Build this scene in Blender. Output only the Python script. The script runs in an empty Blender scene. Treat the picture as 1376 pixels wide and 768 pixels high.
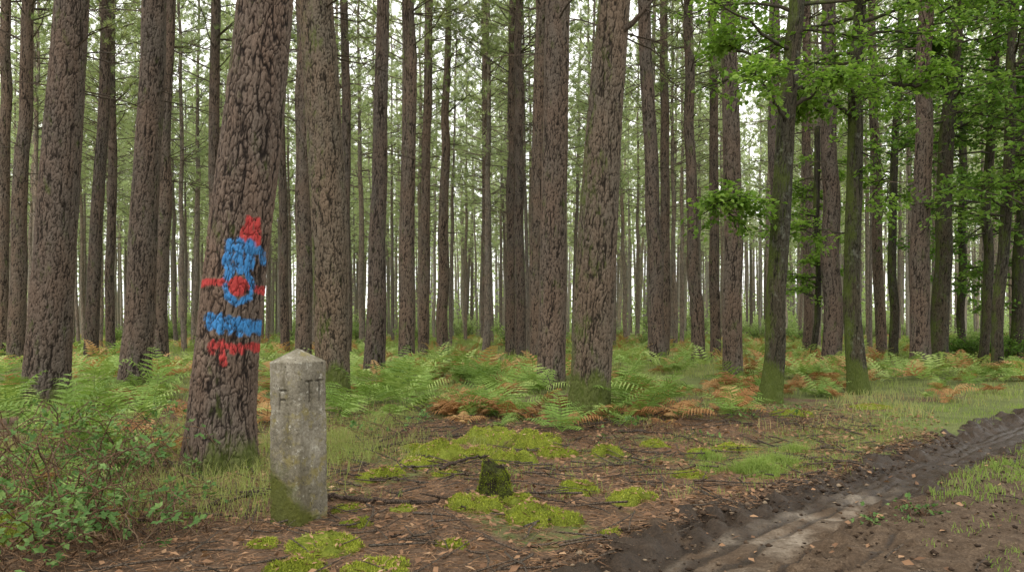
import bpy, math, numpy as np
from mathutils import Vector
rng = np.random.default_rng(7)
F = 1070.0; CH = 1.3; HZ = 435.0
scene = bpy.context.scene
COL = scene.collection
def link(o): COL.objects.link(o); return o
# ---------------------------------------------------------------- noise
def hsh(ix, iy, iz, seed):
    h = (ix.astype(np.int64).astype(np.uint32) * np.uint32(73856093)) ^ (iy.astype(np.int64).astype(np.uint32) * np.uint32(19349663)) ^ (iz.astype(np.int64).astype(np.uint32) * np.uint32(83492791)) ^ np.uint32((seed * 2654435761) % 4294967296)
    h ^= h >> np.uint32(13); h = h * np.uint32(0x5bd1e995); h ^= h >> np.uint32(15); h = h * np.uint32(0x27d4eb2d); h ^= h >> np.uint32(16)
    return h.astype(np.float64) / 4294967296.0
def vn(x, y, z, seed=0):
    x, y, z = np.broadcast_arrays(np.asarray(x, float), np.asarray(y, float), np.asarray(z, float))
    xi, yi, zi = np.floor(x), np.floor(y), np.floor(z)
    fx, fy, fz = x - xi, y - yi, z - zi
    fx = fx * fx * (3 - 2 * fx); fy = fy * fy * (3 - 2 * fy); fz = fz * fz * (3 - 2 * fz)
    r = 0
    for a in (0, 1):
        for b in (0, 1):
            for c in (0, 1):
                w = (fx if a else 1 - fx) * (fy if b else 1 - fy) * (fz if c else 1 - fz)
                r = r + w * hsh(xi + a, yi + b, zi + c, seed)
    return r * 2 - 1
def fbm(x, y, z, o=4, seed=0):
    r = 0; a = 1; s = 0
    for i in range(o):
        r = r + a * vn(x * 2 ** i, y * 2 ** i, z * 2 ** i, seed + i * 17); s += a; a *= .5
    return r / s
def cell(x, y, z, seed=0):
    xi, yi, zi = np.floor(x), np.floor(y), np.floor(z)
    f1 = np.full(x.shape, 9.); f2 = np.full(x.shape, 9.); cid = np.zeros(x.shape)
    for a in (-1, 0, 1):
        for b in (-1, 0, 1):
            for c in (-1, 0, 1):
                X, Y, Z = xi + a, yi + b, zi + c
                d = np.sqrt((X + hsh(X, Y, Z, seed) - x) ** 2 + (Y + hsh(X, Y, Z, seed + 1) - y) ** 2 + (Z + hsh(X, Y, Z, seed + 2) - z) ** 2)
                n = d < f1
                cid = np.where(n, hsh(X, Y, Z, seed + 5), cid)
                f2 = np.where(n, f1, np.minimum(f2, d)); f1 = np.where(n, d, f1)
    return f1, f2, cid
def ss(a, b, x):
    t = np.clip((x - a) / (b - a), 0, 1); return t * t * (3 - 2 * t)
def nrm(v): return v / (np.linalg.norm(v, axis=-1, keepdims=True) + 1e-9)
# ---------------------------------------------------------------- mesh builder
class MB:
    def __init__(s): s.V = []; s.Q = []; s.T = []; s.qm = []; s.tm = []; s.A = []; s.n = 0
    def add(s, V, Q=None, T=None, mat=0, v=0.5):
        V = np.asarray(V, float).reshape(-1, 3); s.V.append(V)
        s.A.append(np.broadcast_to(np.asarray(v, float), (len(V),)).copy())
        if Q is not None and len(Q): s.Q.append(np.asarray(Q) + s.n); s.qm.append(np.full(len(Q), mat))
        if T is not None and len(T): s.T.append(np.asarray(T) + s.n); s.tm.append(np.full(len(T), mat))
        s.n += len(V)
    def mesh(s, name, mats, smooth=(), attrs=None):
        V = np.concatenate(s.V); A = np.concatenate(s.A)
        Q = np.concatenate(s.Q) if s.Q else np.zeros((0, 4), int)
        T = np.concatenate(s.T) if s.T else np.zeros((0, 3), int)
        m = bpy.data.meshes.new(name)
        m.vertices.add(len(V)); m.vertices.foreach_set('co', V.astype(np.float32).ravel())
        m.loops.add(Q.size + T.size); m.loops.foreach_set('vertex_index', np.concatenate([Q.ravel(), T.ravel()]).astype(np.int32))
        m.polygons.add(len(Q) + len(T))
        m.polygons.foreach_set('loop_start', np.concatenate([np.arange(len(Q)) * 4, len(Q) * 4 + np.arange(len(T)) * 3]).astype(np.int32))
        mi = np.concatenate([np.concatenate(s.qm) if s.qm else [], np.concatenate(s.tm) if s.tm else []]).astype(np.int32)
        m.polygons.foreach_set('material_index', mi)
        sm = np.isin(mi, list(smooth)); m.polygons.foreach_set('use_smooth', sm)
        at = m.attributes.new('v', 'FLOAT', 'POINT'); at.data.foreach_set('value', A.astype(np.float32))
        for k, a in (attrs or {}).items():
            at = m.attributes.new(k, 'FLOAT', 'POINT'); at.data.foreach_set('value', np.asarray(a, np.float32).ravel())
        for mt in mats: m.materials.append(mt)
        m.update(calc_edges=True); return m
def grid_quads(nr, nc, wrap=False):
    r = np.arange(nr - 1)[:, None]; c = np.arange(nc if wrap else nc - 1)[None, :]
    c2 = (c + 1) % nc
    return np.stack([r * nc + c, r * nc + c2, (r + 1) * nc + c2, (r + 1) * nc + c], -1).reshape(-1, 4)
def tube(mb, P, R, sides=5, mat=0, v=.5):
    P = np.asarray(P, float); R = np.asarray(R, float); n = len(P)
    t = nrm(np.gradient(P, axis=0)); up = np.array([0, 0, 1.]) if abs(t[0, 2]) < .9 else np.array([1., 0, 0])
    a = nrm(np.cross(t, up)); b = np.cross(t, a)
    th = np.arange(sides) / sides * 2 * np.pi
    V = P[:, None] + R[:, None, None] * (np.cos(th)[None, :, None] * a[:, None] + np.sin(th)[None, :, None] * b[:, None])
    mb.add(V, Q=grid_quads(n, sides, True), mat=mat, v=v)
def leaves(mb, P, D, N, L, W, mat=0, v=.5):
    """rhombic leaves folded a little along the midrib"""
    n = len(P); D = nrm(D); S = nrm(np.cross(D, N)); U = np.cross(S, D)
    L = np.broadcast_to(L, (n,))[:, None]; W = np.broadcast_to(W, (n,))[:, None]
    V = np.stack([P, P + D * L * .45 + S * W * .5 + U * W * .12, P + D * L, P + D * L * .45 - S * W * .5 + U * W * .12], 1)
    vv = np.repeat(np.broadcast_to(v, (n,)), 4)
    mb.add(V, Q=np.arange(n * 4).reshape(n, 4), mat=mat, v=vv)
def tris(mb, P, D, L, W, mat=0, v=.5):
    n = len(P); D = nrm(D); S = nrm(np.cross(D, rng.normal(size=(n, 3))))
    L = np.broadcast_to(L, (n,))[:, None]; W = np.broadcast_to(W, (n,))[:, None]
    V = np.stack([P - S * W * .5, P + S * W * .5, P + D * L], 1)
    mb.add(V, T=np.arange(n * 3).reshape(n, 3), mat=mat, v=np.repeat(np.broadcast_to(v, (n,)), 3))
def blades(mb, P, H, W, lean=.5, mat=0, v=.5):
    n = len(P); a = rng.uniform(0, 2 * np.pi, n); o = np.stack([np.cos(a), np.sin(a), 0 * a], 1)
    b = rng.uniform(0, 2 * np.pi, n); S = np.stack([np.cos(b), np.sin(b), 0 * b], 1)
    H = np.broadcast_to(H, (n,))[:, None]; W = np.broadcast_to(W, (n,))[:, None]; l = (rng.uniform(.1, 1, n) * lean)[:, None]
    up = np.array([0, 0, 1.])
    M = P + up * H * .6 + o * H * l * .35; T = P + up * H * (1 - .35 * l) + o * H * l
    V = np.stack([P - S * W * .5, P + S * W * .5, M + S * W * .35, M - S * W * .35, T], 1)
    i = np.arange(n)[:, None] * 5
    mb.add(V, Q=i + np.array([[0, 1, 2, 3]]), T=i + np.array([[3, 2, 4]]), mat=mat, v=np.repeat(np.broadcast_to(v, (n,)), 5))
# ---------------------------------------------------------------- materials
def newmat(name):
    m = bpy.data.materials.new(name); m.use_nodes = True; nt = m.node_tree; nt.nodes.clear()
    out = nt.nodes.new('ShaderNodeOutputMaterial'); return m, nt, out
def nd(nt, t): return nt.nodes.new(t)
def ramp(nt, fac, stops):
    r = nt.nodes.new('ShaderNodeValToRGB'); e = r.color_ramp.elements
    while len(e) < len(stops): e.new(.5)
    for x, (p, c) in zip(e, stops): x.position = p; x.color = (*c, 1)
    nt.links.new(fac, r.inputs[0]); return r.outputs[0]
def mix(nt, f, a, b, bt='MIX'):
    m = nt.nodes.new('ShaderNodeMix'); m.data_type = 'RGBA'; m.blend_type = bt
    for s, v in ((0, f), (6, a), (7, b)):
        if isinstance(v, bpy.types.NodeSocket): nt.links.new(v, m.inputs[s])
        elif s == 0: m.inputs[0].default_value = v
        else: m.inputs[s].default_value = (*v, 1)
    return m.outputs[2]
def mth(nt, op, a, b=0., clamp=False):
    m = nt.nodes.new('ShaderNodeMath'); m.operation = op; m.use_clamp = clamp
    for s, v in ((0, a), (1, b)):
        if isinstance(v, bpy.types.NodeSocket): nt.links.new(v, m.inputs[s])
        else: m.inputs[s].default_value = v
    return m.outputs[0]
def attr(nt, n): a = nt.nodes.new('ShaderNodeAttribute'); a.attribute_name = n; return a.outputs['Fac']
def noise(nt, vec, scale, detail=4, rough=.6, dist=0):
    n = nd(nt, 'ShaderNodeTexNoise'); n.inputs['Scale'].default_value = scale; n.inputs['Detail'].default_value = detail; n.inputs['Roughness'].default_value = rough; n.inputs['Distortion'].default_value = dist
    if vec: nt.links.new(vec, n.inputs['Vector'])
    return n.outputs['Fac']
def sc(nt, vec, s):
    m = nt.nodes.new('ShaderNodeMapping'); m.inputs['Scale'].default_value = s; nt.links.new(vec, m.inputs[0]); return m.outputs[0]
def bump(nt, h, strength=.5, dist=.02):
    b = nt.nodes.new('ShaderNodeBump'); b.inputs['Strength'].default_value = strength; b.inputs['Distance'].default_value = dist
    nt.links.new(h, b.inputs['Height']); return b.outputs[0]
def pbsdf(nt, out, col, rough=.8, normal=None, spec=.3):
    p = nt.nodes.new('ShaderNodeBsdfPrincipled')
    if isinstance(col, bpy.types.NodeSocket): nt.links.new(col, p.inputs['Base Color'])
    else: p.inputs['Base Color'].default_value = (*col, 1)
    if isinstance(rough, bpy.types.NodeSocket): nt.links.new(rough, p.inputs['Roughness'])
    else: p.inputs['Roughness'].default_value = rough
    p.inputs['Specular IOR Level'].default_value = spec
    if normal: nt.links.new(normal, p.inputs['Normal'])
    if out: nt.links.new(p.outputs[0], out.inputs[0])
    return p
def leafmat(name, stops, trans=.35, rough=.65, spec=.15):
    m, nt, out = newmat(name)
    v = attr(nt, 'v'); oi = nt.nodes.new('ShaderNodeObjectInfo')
    tc = nt.nodes.new('ShaderNodeNewGeometry')
    nz = noise(nt, tc.outputs['Position'], .9, 2)
    f = mth(nt, 'ADD', mth(nt, 'MULTIPLY', v, .6), mth(nt, 'ADD', mth(nt, 'MULTIPLY', oi.outputs['Random'], .2), mth(nt, 'MULTIPLY', nz, .25)), True)
    c = ramp(nt, f, stops)
    p = pbsdf(nt, None, c, rough, spec=spec)
    t = nt.nodes.new('ShaderNodeBsdfTranslucent'); nt.links.new(mix(nt, 1., c, (1.3, 1.35, .8), 'MULTIPLY'), t.inputs[0])
    ms = nt.nodes.new('ShaderNodeMixShader'); ms.inputs[0].default_value = trans
    nt.links.new(p.outputs[0], ms.inputs[1]); nt.links.new(t.outputs[0], ms.inputs[2]); nt.links.new(ms.outputs[0], out.inputs[0])
    return m
def barkmat(name, crack, dark, light, use_attr=True, moss=0., mossbase=0., scale=1., paint=False, lichen=0.):
    m, nt, out = newmat(name)
    tc = nt.nodes.new('ShaderNodeTexCoord'); ob = tc.outputs['Object']; oi = nt.nodes.new('ShaderNodeObjectInfo')
    v2 = sc(nt, ob, (1, 1, .35))
    n1 = noise(nt, v2, 28 * scale, 5, .65); n2 = noise(nt, v2, 5, 3); n3 = noise(nt, v2, 90 * scale, 4, .7)
    if use_attr: b = attr(nt, 'v')
    else:
        v3 = sc(nt, ob, (1, 1, .22))
        vo = nt.nodes.new('ShaderNodeTexVoronoi'); vo.feature = 'DISTANCE_TO_EDGE'; vo.inputs['Scale'].default_value = 14 * scale
        dn = nt.nodes.new('ShaderNodeTexNoise'); dn.inputs['Scale'].default_value = 12; nt.links.new(v3, dn.inputs['Vector'])
        av = nt.nodes.new('ShaderNodeVectorMath'); av.operation = 'ADD'
        sv = nt.nodes.new('ShaderNodeVectorMath'); sv.operation = 'SCALE'; sv.inputs['Scale'].default_value = .1
        nt.links.new(dn.outputs['Color'], sv.inputs[0]); nt.links.new(sv.outputs[0], av.inputs[0]); nt.links.new(v3, av.inputs[1]); nt.links.new(av.outputs[0], vo.inputs['Vector'])
        b = mth(nt, 'MULTIPLY', vo.outputs['Distance'], 4.5, True)
    pl = mth(nt, 'MULTIPLY', b, mth(nt, 'ADD', mth(nt, 'MULTIPLY', n1, 1.9), -.05), True)
    base = mix(nt, mth(nt, 'ADD', mth(nt, 'MULTIPLY', n2, .6), mth(nt, 'MULTIPLY', mth(nt, 'SUBTRACT', n3, .38), 1.6), True), dark, light)
    base = mix(nt, 1., base, mix(nt, oi.outputs['Random'], (.84, .84, .86), (1.14, 1.08, 1.03)), 'MULTIPLY')
    base = mix(nt, 1., base, mix(nt, ramp(nt, noise(nt, v2, 2.2, 3), [(.38, (0, 0, 0)), (.62, (1, 1, 1))]), (1.08, .99, .91), (.92, .97, .97)), 'MULTIPLY')
    c = mix(nt, ramp(nt, pl, [(0.02, (0, 0, 0)), (.5, (1, 1, 1))]), crack, base)
    if lichen:
        ln = ramp(nt, noise(nt, ob, 6, 5, .7), [(.57, (0, 0, 0)), (.68, (lichen,) * 3)])
        c = mix(nt, ln, c, (.20, .21, .165))
    sep = nt.nodes.new('ShaderNodeSeparateXYZ'); nt.links.new(ob, sep.inputs[0])
    if moss or mossbase:
        nn = noise(nt, v2, 4.5, 6, .75)
        geo = nt.nodes.new('ShaderNodeNewGeometry'); sg = nt.nodes.new('ShaderNodeSeparateXYZ'); nt.links.new(geo.outputs['Normal'], sg.inputs[0])
        side = mth(nt, 'MULTIPLY', sg.outputs[0], -.2)
        hb = mth(nt, 'MAXIMUM', mth(nt, 'SUBTRACT', .34 * mossbase, mth(nt, 'MULTIPLY', sep.outputs[2], .75)), 0.)
        mm = mth(nt, 'ADD', mth(nt, 'ADD', nn, mth(nt, 'MULTIPLY', side, moss)), mth(nt, 'ADD', hb, moss * .05 - .05))
        mf = ramp(nt, mm, [(.53, (0, 0, 0)), (.68, (.8, .8, .8))])
        c = mix(nt, mf, c, mix(nt, n3, (.025, .04, .007), (.12, .15, .03)))
    if paint:
        pr = attr(nt, 'red'); pb = attr(nt, 'blue')
        brk = mth(nt, 'ADD', mth(nt, 'MULTIPLY', b, .9), mth(nt, 'SUBTRACT', mth(nt, 'MULTIPLY', n3, 1.5), .52), True)
        big = ramp(nt, n1, [(.34, (.6, .6, .6)), (.52, (1, 1, 1))])
        bf = ramp(nt, mth(nt, 'MULTIPLY', mth(nt, 'MULTIPLY', pb, brk), big), [(.08, (0, 0, 0)), (.55, (.84, .84, .84))])
        rf = ramp(nt, mth(nt, 'MULTIPLY', mth(nt, 'MULTIPLY', pr, brk), big), [(.08, (0, 0, 0)), (.55, (.82, .82, .82))])
        c = mix(nt, bf, c, mix(nt, n1, (.02, .12, .32), (.05, .29, .62)))
        c = mix(nt, rf, c, mix(nt, n1, (.28, .025, .025), (.58, .06, .06)))
    hh = mth(nt, 'ADD', mth(nt, 'MULTIPLY', pl, .8), mth(nt, 'MULTIPLY', n3, 1.))
    pbsdf(nt, out, c, .92, bump(nt, hh, .7, .012 if use_attr else .03), .1)
    return m
M_pine = barkmat('pine_bark', (.017, .013, .010), (.050, .038, .030), (.185, .150, .123), mossbase=.7)
M_pine_painted = barkmat('painted_pine_bark', (.016, .012, .010), (.050, .037, .030), (.185, .148, .122), mossbase=.8, paint=True)
M_pine_moss = barkmat('mossy_pine_bark', (.018, .014, .010), (.052, .041, .030), (.185, .155, .122), moss=.4, mossbase=1.6)
M_pine_hazed = barkmat('hazed_pine_bark', (.070, .057, .046), (.15, .125, .10), (.28, .245, .205), use_attr=False)  # bark lightened for mid-distance trunks: aerial haze painted into the colour
M_pine_hazed_pale = barkmat('hazed_pale_pine_bark', (.16, .142, .115), (.255, .23, .188), (.38, .35, .29), use_attr=False)  # farthest trunks, a paler step of the same painted haze
M_oak = barkmat('oak_bark', (.011, .010, .006), (.030, .027, .018), (.095, .088, .064), moss=.8, mossbase=1.7, lichen=.5)
M_oak2 = barkmat('dark_oak_bark', (.010, .009, .007), (.028, .025, .019), (.085, .078, .06), moss=.6, mossbase=.8, lichen=.25)
M_wood = barkmat('branch_wood', (.04, .03, .022), (.085, .068, .052), (.18, .15, .12), use_attr=False, scale=3)
M_needle = leafmat('pine_needles', [(.1, (.13, .175, .08)), (.5, (.225, .275, .13)), (.9, (.35, .38, .19))], .48)
M_needle_hazed = leafmat('hazed_pine_needles', [(.1, (.27, .325, .18)), (.5, (.37, .43, .26)), (.9, (.47, .51, .33))], .48)  # needle colour lifted to imitate haze over mid-distance crowns
M_needle_hazed_pale = leafmat('hazed_pale_pine_needles', [(.1, (.38, .44, .28)), (.5, (.48, .54, .37)), (.9, (.58, .62, .45))], .5)  # stronger haze painted into the needle colour of the farthest crowns
M_oakleaf = leafmat('oak_leaves', [(.1, (.08, .155, .022)), (.5, (.18, .30, .055)), (.9, (.34, .46, .12))], .5)
M_oakleaf_dark = leafmat('dark_oak_leaves', [(.1, (.055, .12, .02)), (.5, (.125, .23, .045)), (.9, (.25, .35, .085))], .5)
M_shrub = leafmat('shrub_leaves', [(.1, (.16, .24, .07)), (.5, (.27, .37, .13)), (.9, (.40, .49, .20))], .45)
M_shrub_hazed = leafmat('hazed_shrub_leaves', [(.1, (.28, .36, .17)), (.5, (.39, .47, .25)), (.9, (.50, .57, .33))], .5)  # shrub leaves with distance haze mixed into their colour
M_fern = leafmat('bracken_green', [(.1, (.075, .135, .028)), (.5, (.19, .285, .065)), (.9, (.40, .47, .17))], .3)
M_ferndry = leafmat('bracken_dry', [(.1, (.13, .06, .022)), (.5, (.30, .15, .06)), (.9, (.47, .31, .14))], .3)
M_grass = leafmat('grass_blades', [(.1, (.10, .17, .03)), (.45, (.20, .28, .06)), (.75, (.28, .30, .10)), (.95, (.36, .30, .16))], .3)
M_heath = leafmat('heath_grass', [(.1, (.12, .17, .04)), (.4, (.22, .28, .08)), (.7, (.31, .33, .13)), (.95, (.36, .24, .12))], .35)
M_bramble = leafmat('bramble_leaves', [(.1, (.045, .095, .025)), (.5, (.09, .17, .045)), (.9, (.22, .31, .10))], .3, .65, .15)
M_litter = leafmat('dead_leaves', [(.1, (.07, .04, .025)), (.45, (.18, .10, .055)), (.75, (.30, .175, .095)), (.95, (.46, .33, .2))], .1, .7)
M_moss_fuzz = leafmat('moss_tips', [(.1, (.10, .135, .014)), (.5, (.24, .275, .03)), (.9, (.42, .44, .08))], .2, .9, .1)
# ---------------------------------------------------------------- terrain
TY = [-12, 0, 3, 4.18, 5.06, 5.68, 6.8, 9.3, 12.3, 16, 24, 60, 200]
TX = [-15, -3.7, -.75, .2, .9, 1.5, 2.55, 4.9, 7.9, 12, 21, 62, 220]
def sdist(x, y): return (x - np.interp(y, TY, TX) + .16 * fbm(x * 1.1, y * 1.1, 0, 4, 91)) * .7
def und(x, y): return .07 * fbm(x * .35, y * .35, 0, 3, 3) * ss(2, 9, y) + .03 * fbm(x * 2.2, y * 2.2, 0, 3, 5)
def prof(s): return np.interp(s, [-.6, -.25, -.05, .08, .25, .42, .66, .85, 1.2, 1.6, 1.85, 2.1, 2.4, 2.8, 3.2], [0, .0, .01, -.005, -.05, -.07, -.07, -.03, .0, -.01, -.06, -.07, -.05, 0, 0])
def ground_h(x, y):
    s = sdist(x, y); return und(x, y) + prof(s)
def mk_ground():
    xs = np.unique(np.concatenate([np.arange(-4.5, 6, .045), np.linspace(-40, -4.5, 150), np.linspace(6, 40, 150), np.linspace(-600, -40, 40), np.linspace(40, 600, 40)]))
    ys = np.unique(np.concatenate([np.arange(3.2, 11, .045), np.linspace(11, 60, 200), np.linspace(60, 900, 40), np.linspace(-60, 3.2, 40)]))
    X, Y = np.meshgrid(xs, ys)
    s = sdist(X, Y)
    Z = ground_h(X, Y) - .05 * ss(.0, .12, s) * (1 - ss(2.65, 2.8, s)) + .014 * fbm(X * 9, Y * 9, 0, 3, 8) * (Y < 14)
    green = ss(-.1, .5, fbm(X * .55, Y * .55, 1, 4, 31)) * .8
    green = np.maximum(green * ss(6.5, 9.5, Y), ss(-2.2, -.5, s) * ss(6, 8.5, Y) * .85)
    green = np.maximum(green, ss(10, 18, Y) * .75)
    green = np.maximum(green, ss(0.08, .42, fbm(X * 1.3, Y * 1.3, 4, 4, 12)) * .6)
    mb = MB(); mb.add(np.stack([X, Y, Z], -1), Q=grid_quads(len(ys), len(xs)), v=green.ravel())
    m, nt, out = newmat('forest_floor')
    geo = nt.nodes.new('ShaderNodeNewGeometry'); P = geo.outputs['Position']
    n1 = noise(nt, P, 45, 6, .75); n2 = noise(nt, P, 6, 5, .65); n3 = noise(nt, P, 1.2, 4)
    lit = ramp(nt, mth(nt, 'ADD', mth(nt, 'MULTIPLY', n1, .75), mth(nt, 'MULTIPLY', n2, .3)), [(.3, (.024, .016, .011)), (.5, (.105, .066, .041)), (.7, (.23, .152, .098))])
    gr = ramp(nt, mth(nt, 'ADD', mth(nt, 'MULTIPLY', n1, .6), mth(nt, 'MULTIPLY', n3, .4)), [(.3, (.045, .055, .018)), (.5, (.12, .14, .045)), (.75, (.23, .24, .09))])
    gf = ramp(nt, mth(nt, 'ADD', attr(nt, 'v'), mth(nt, 'MULTIPLY', mth(nt, 'SUBTRACT', n2, .5), 1.2)), [(.3, (0, 0, 0)), (.6, (1, 1, 1))])
    pbsdf(nt, out, mix(nt, gf, lit, gr), .9, bump(nt, n1, .9, .03), .15)
    o = link(bpy.data.objects.new('ground', mb.mesh('ground', [m], (0,)))); o['kind'] = 'structure'
def mk_track():
    ys = np.unique(np.concatenate([np.arange(3.2, 12, .03), np.linspace(12, 60, 150), np.linspace(-12, 3.2, 30)]))
    sv = np.arange(-.16, 2.95, .018)
    Y = np.repeat(ys[:, None], len(sv), 1)
    X = np.interp(Y, TY, TX) + sv[None] / .7
    for _ in range(3): X = X + (sv[None] - sdist(X, Y)) / .7
    S = np.repeat(sv[None], len(ys), 0)
    churn = 1.0 * np.exp(-((S - .11) / .16) ** 2) + .85 * np.exp(-((S - .82) / .13) ** 2) + .4
    lump = np.abs(fbm(X * 5, Y * 5, 0, 5, 40)); c1, c2, _ = cell(X * 8 + 1.3 * fbm(X * 9, Y * 9, 0, 3, 1), Y * 8 + 1.3 * fbm(X * 9, Y * 9, 4, 3, 1), X * 0, 44)
    Z = und(X, Y) + prof(S) + churn * (.11 * (lump - .22) + .034 * (.5 - c1)) + .022 * fbm(X * 16, Y * 16, 0, 5, 60)
    flat = ss(.28, .40, S) * (1 - ss(.60, .70, S)) * ss(-.1, .2, fbm(X * 1.1, Y * 1.1, 3, 3, 77) + .2 * (Y < 6.))
    Zf = und(X, Y) * .5 - .066 + .016 * fbm(X * 6, Y * 6, 0, 5, 61)
    Z = Z * (1 - flat) + Zf * flat
    rut = np.zeros(X.shape)
    for sc_, w_ in ((.26, .03), (.38, .022), (.50, .022), (.74, .03), (1.05, .025), (1.9, .03), (2.02, .03), (2.2, .04)): rut += np.exp(-((S - sc_ - .04 * fbm(Y * .7, sc_, 0, 2, 5)) / w_) ** 2)
    Z -= .028 * rut * (.7 + .6 * fbm(Y * 3, S * 2, 0, 2, 15))
    Z = Z - ((1 - ss(-.16, -.02, S)) + ss(2.75, 2.92, S)) * .10
    pale = ss(.24, .42, S + .12 * fbm(X * 3, Y * 3, 0, 5, 63)) * (1 - ss(.54, .74, S + .14 * fbm(X * 3, Y * 3, 9, 5, 64))) * (1 - ss(6.0, 7.2, Y + .5 * fbm(X, Y, 0, 2, 9))) * ss(-.45, .1, fbm(X * 2.2, Y * 2.2, 7, 6, 66))
    pale = np.maximum(pale, .6 * np.exp(-((S - 1.95) / .12) ** 2) * ss(0, .3, fbm(X * 2, Y * 2, 17, 5, 67)))
    pale = np.clip(pale - .3 * rut, 0, 1)
    wet = .85 * np.exp(-((S - .12) / .28) ** 2) + .75 * ss(5.5, 6.8, Y) * np.exp(-((S - .5) / .4) ** 2) + .45 * rut + .3 * np.exp(-((S - 2.) / .35) ** 2)
    wet = np.clip(wet + .5 * fbm(X * 2, Y * 2, 2, 4, 70), 0, 1)
    mb = MB(); mb.add(np.stack([X, Y, Z], -1), Q=grid_quads(len(ys), len(sv)), v=pale.ravel())
    m, nt, out = newmat('churned_mud')
    geo = nt.nodes.new('ShaderNodeNewGeometry'); P = geo.outputs['Position']
    n1 = noise(nt, P, 60, 6, .75); n2 = noise(nt, P, 7, 6, .7)
    f = mth(nt, 'ADD', mth(nt, 'MULTIPLY', n1, .55), mth(nt, 'MULTIPLY', n2, .45))
    dry = ramp(nt, f, [(.3, (.026, .017, .010)), (.5, (.090, .060, .037)), (.70, (.22, .158, .104))])
    wetc = ramp(nt, f, [(.3, (.010, .007, .0045)), (.7, (.072, .048, .030))])
    pl = ramp(nt, f, [(.3, (.13, .103, .074)), (.68, (.36, .30, .23))])
    w = attr(nt, 'wet')
    wf = ramp(nt, mth(nt, 'ADD', w, mth(nt, 'MULTIPLY', mth(nt, 'SUBTRACT', n2, .5), 1.)), [(.35, (0, 0, 0)), (.55, (1, 1, 1))])
    c = mix(nt, wf, dry, wetc); c = mix(nt, mth(nt, 'MULTIPLY', attr(nt, 'v'), ramp(nt, n2, [(.35, (.15, .15, .15)), (.58, (.95, .95, .95))])), c, pl)
    r = mth(nt, 'SUBTRACT', .92, mth(nt, 'MULTIPLY', wf, .42))
    pbsdf(nt, out, c, r, bump(nt, f, 1., .03), .18)
    o = link(bpy.data.objects.new('muddy_track', mb.mesh('muddy_track', [m], (0,), {'wet': wet}))); o['kind'] = 'structure'
mk_ground(); mk_track()
def gz(x, y): return float(ground_h(np.array([float(x)]), np.array([float(y)]))[0])
def thing(o, label, cat, group=None):
    o['label'] = label; o['category'] = cat
    if group: o['group'] = group
    return o
# ---------------------------------------------------------------- crowns
def pine_crown(name, seed, needle_mat, H=22., z0=9., dead0=5.5, rad=3.0, nt_=11, nn=24, nw=.024, wood=None):
    global rng
    rng = np.random.default_rng(seed); mb = MB()
    z = dead0
    while z < H - .3:
        live = z > z0
        t = (z - z0) / (H - z0)
        for k in range(rng.integers(2, 5) if live else rng.integers(1, 4)):
            a = rng.uniform(0, 2 * np.pi)
            L = (rad * (1 - t) ** .55 * rng.uniform(.5, 1.1) + .4) if live else rng.uniform(.4, 1.9)
            el = rng.uniform(-.05, .45) + (.5 * t if live else .05)
            u = np.linspace(0, 1, 5)[:, None]
            d = np.array([math.cos(a) * math.cos(el), math.sin(a) * math.cos(el), math.sin(el)])
            P = np.array([0, 0, z]) + d * L * u + np.array([0, 0, 1.]) * (u ** 2) * L * (.12 if live else -.08) + rng.normal(0, .05, (5, 3)) * u * L * .6
            P[0] = (0, 0, z)
            tube(mb, P, np.linspace(.03 if live else .02, .008, 5), 3, 1)
            for q in range(3 if live else 2):
                s = rng.uniform(.3, .9); i = int(s * 4); b = P[i] + (P[min(i + 1, 4)] - P[i]) * (s * 4 - i)
                dd = nrm(d + rng.normal(0, .5, 3)); l2 = L * rng.uniform(.2, .4)
                tube(mb, np.array([b, b + dd * l2 * .5, b + dd * l2 + np.array([0, 0, .05])]), [.012, .009, .005], 3, 1)
            if live:
                m = int(nt_ * (.5 + .5 * L / rad))
                s = rng.uniform(.35, 1.05, m); C = np.array([0, 0, z]) + d * L * s[:, None] + np.array([0, 0, 1.]) * (s[:, None] ** 2) * L * .12
                C = C + rng.normal(0, .24, (m, 3)) * np.array([1, 1, .5]) * (L / rad + .3)
                TD = nrm(d * .6 + np.array([0, 0, .45]) + rng.normal(0, .45, (m, 3)))
                C = np.repeat(C, nn, 0); TDn = nrm(np.repeat(TD, nn, 0) + rng.normal(0, .6, (m * nn, 3)))
                C = C + TDn * rng.uniform(0, .08, (m * nn, 1))
                vv = np.repeat(rng.uniform(0, 1, m), nn) * .7 + rng.uniform(0, .3, m * nn)
                tris(mb, C, TDn, rng.uniform(.13, .26, m * nn) * (nw / .024) ** .5, nw, 0, vv)
        z += rng.uniform(.42, .85)
    return mb.mesh(name, [needle_mat, wood or M_wood])
CR = [pine_crown('pine_crown', 100 + i, M_needle, H=21 + (i % 3), z0=10.2 + (i % 2) * 1.5, rad=2.5 + .3 * (i % 3), nt_=10, nn=23) for i in range(4)]
CRH = [21 + (i % 3) for i in range(4)]
CRF = [pine_crown('distant_pine_crown', 200 + i, M_needle_hazed, H=21 + (i % 3), z0=9 + (i % 2) * 1.5, dead0=5, rad=2.4, nt_=9, nn=15, nw=.038, wood=M_pine_hazed) for i in range(4)]
CRP = [pine_crown('hazed_pale_pine_crown', 220 + i, M_needle_hazed_pale, H=21 + (i % 3), z0=8 + (i % 2) * 1.5, dead0=5, rad=2.5, nt_=8, nn=12, nw=.058, wood=M_pine_hazed) for i in range(3)]
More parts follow.
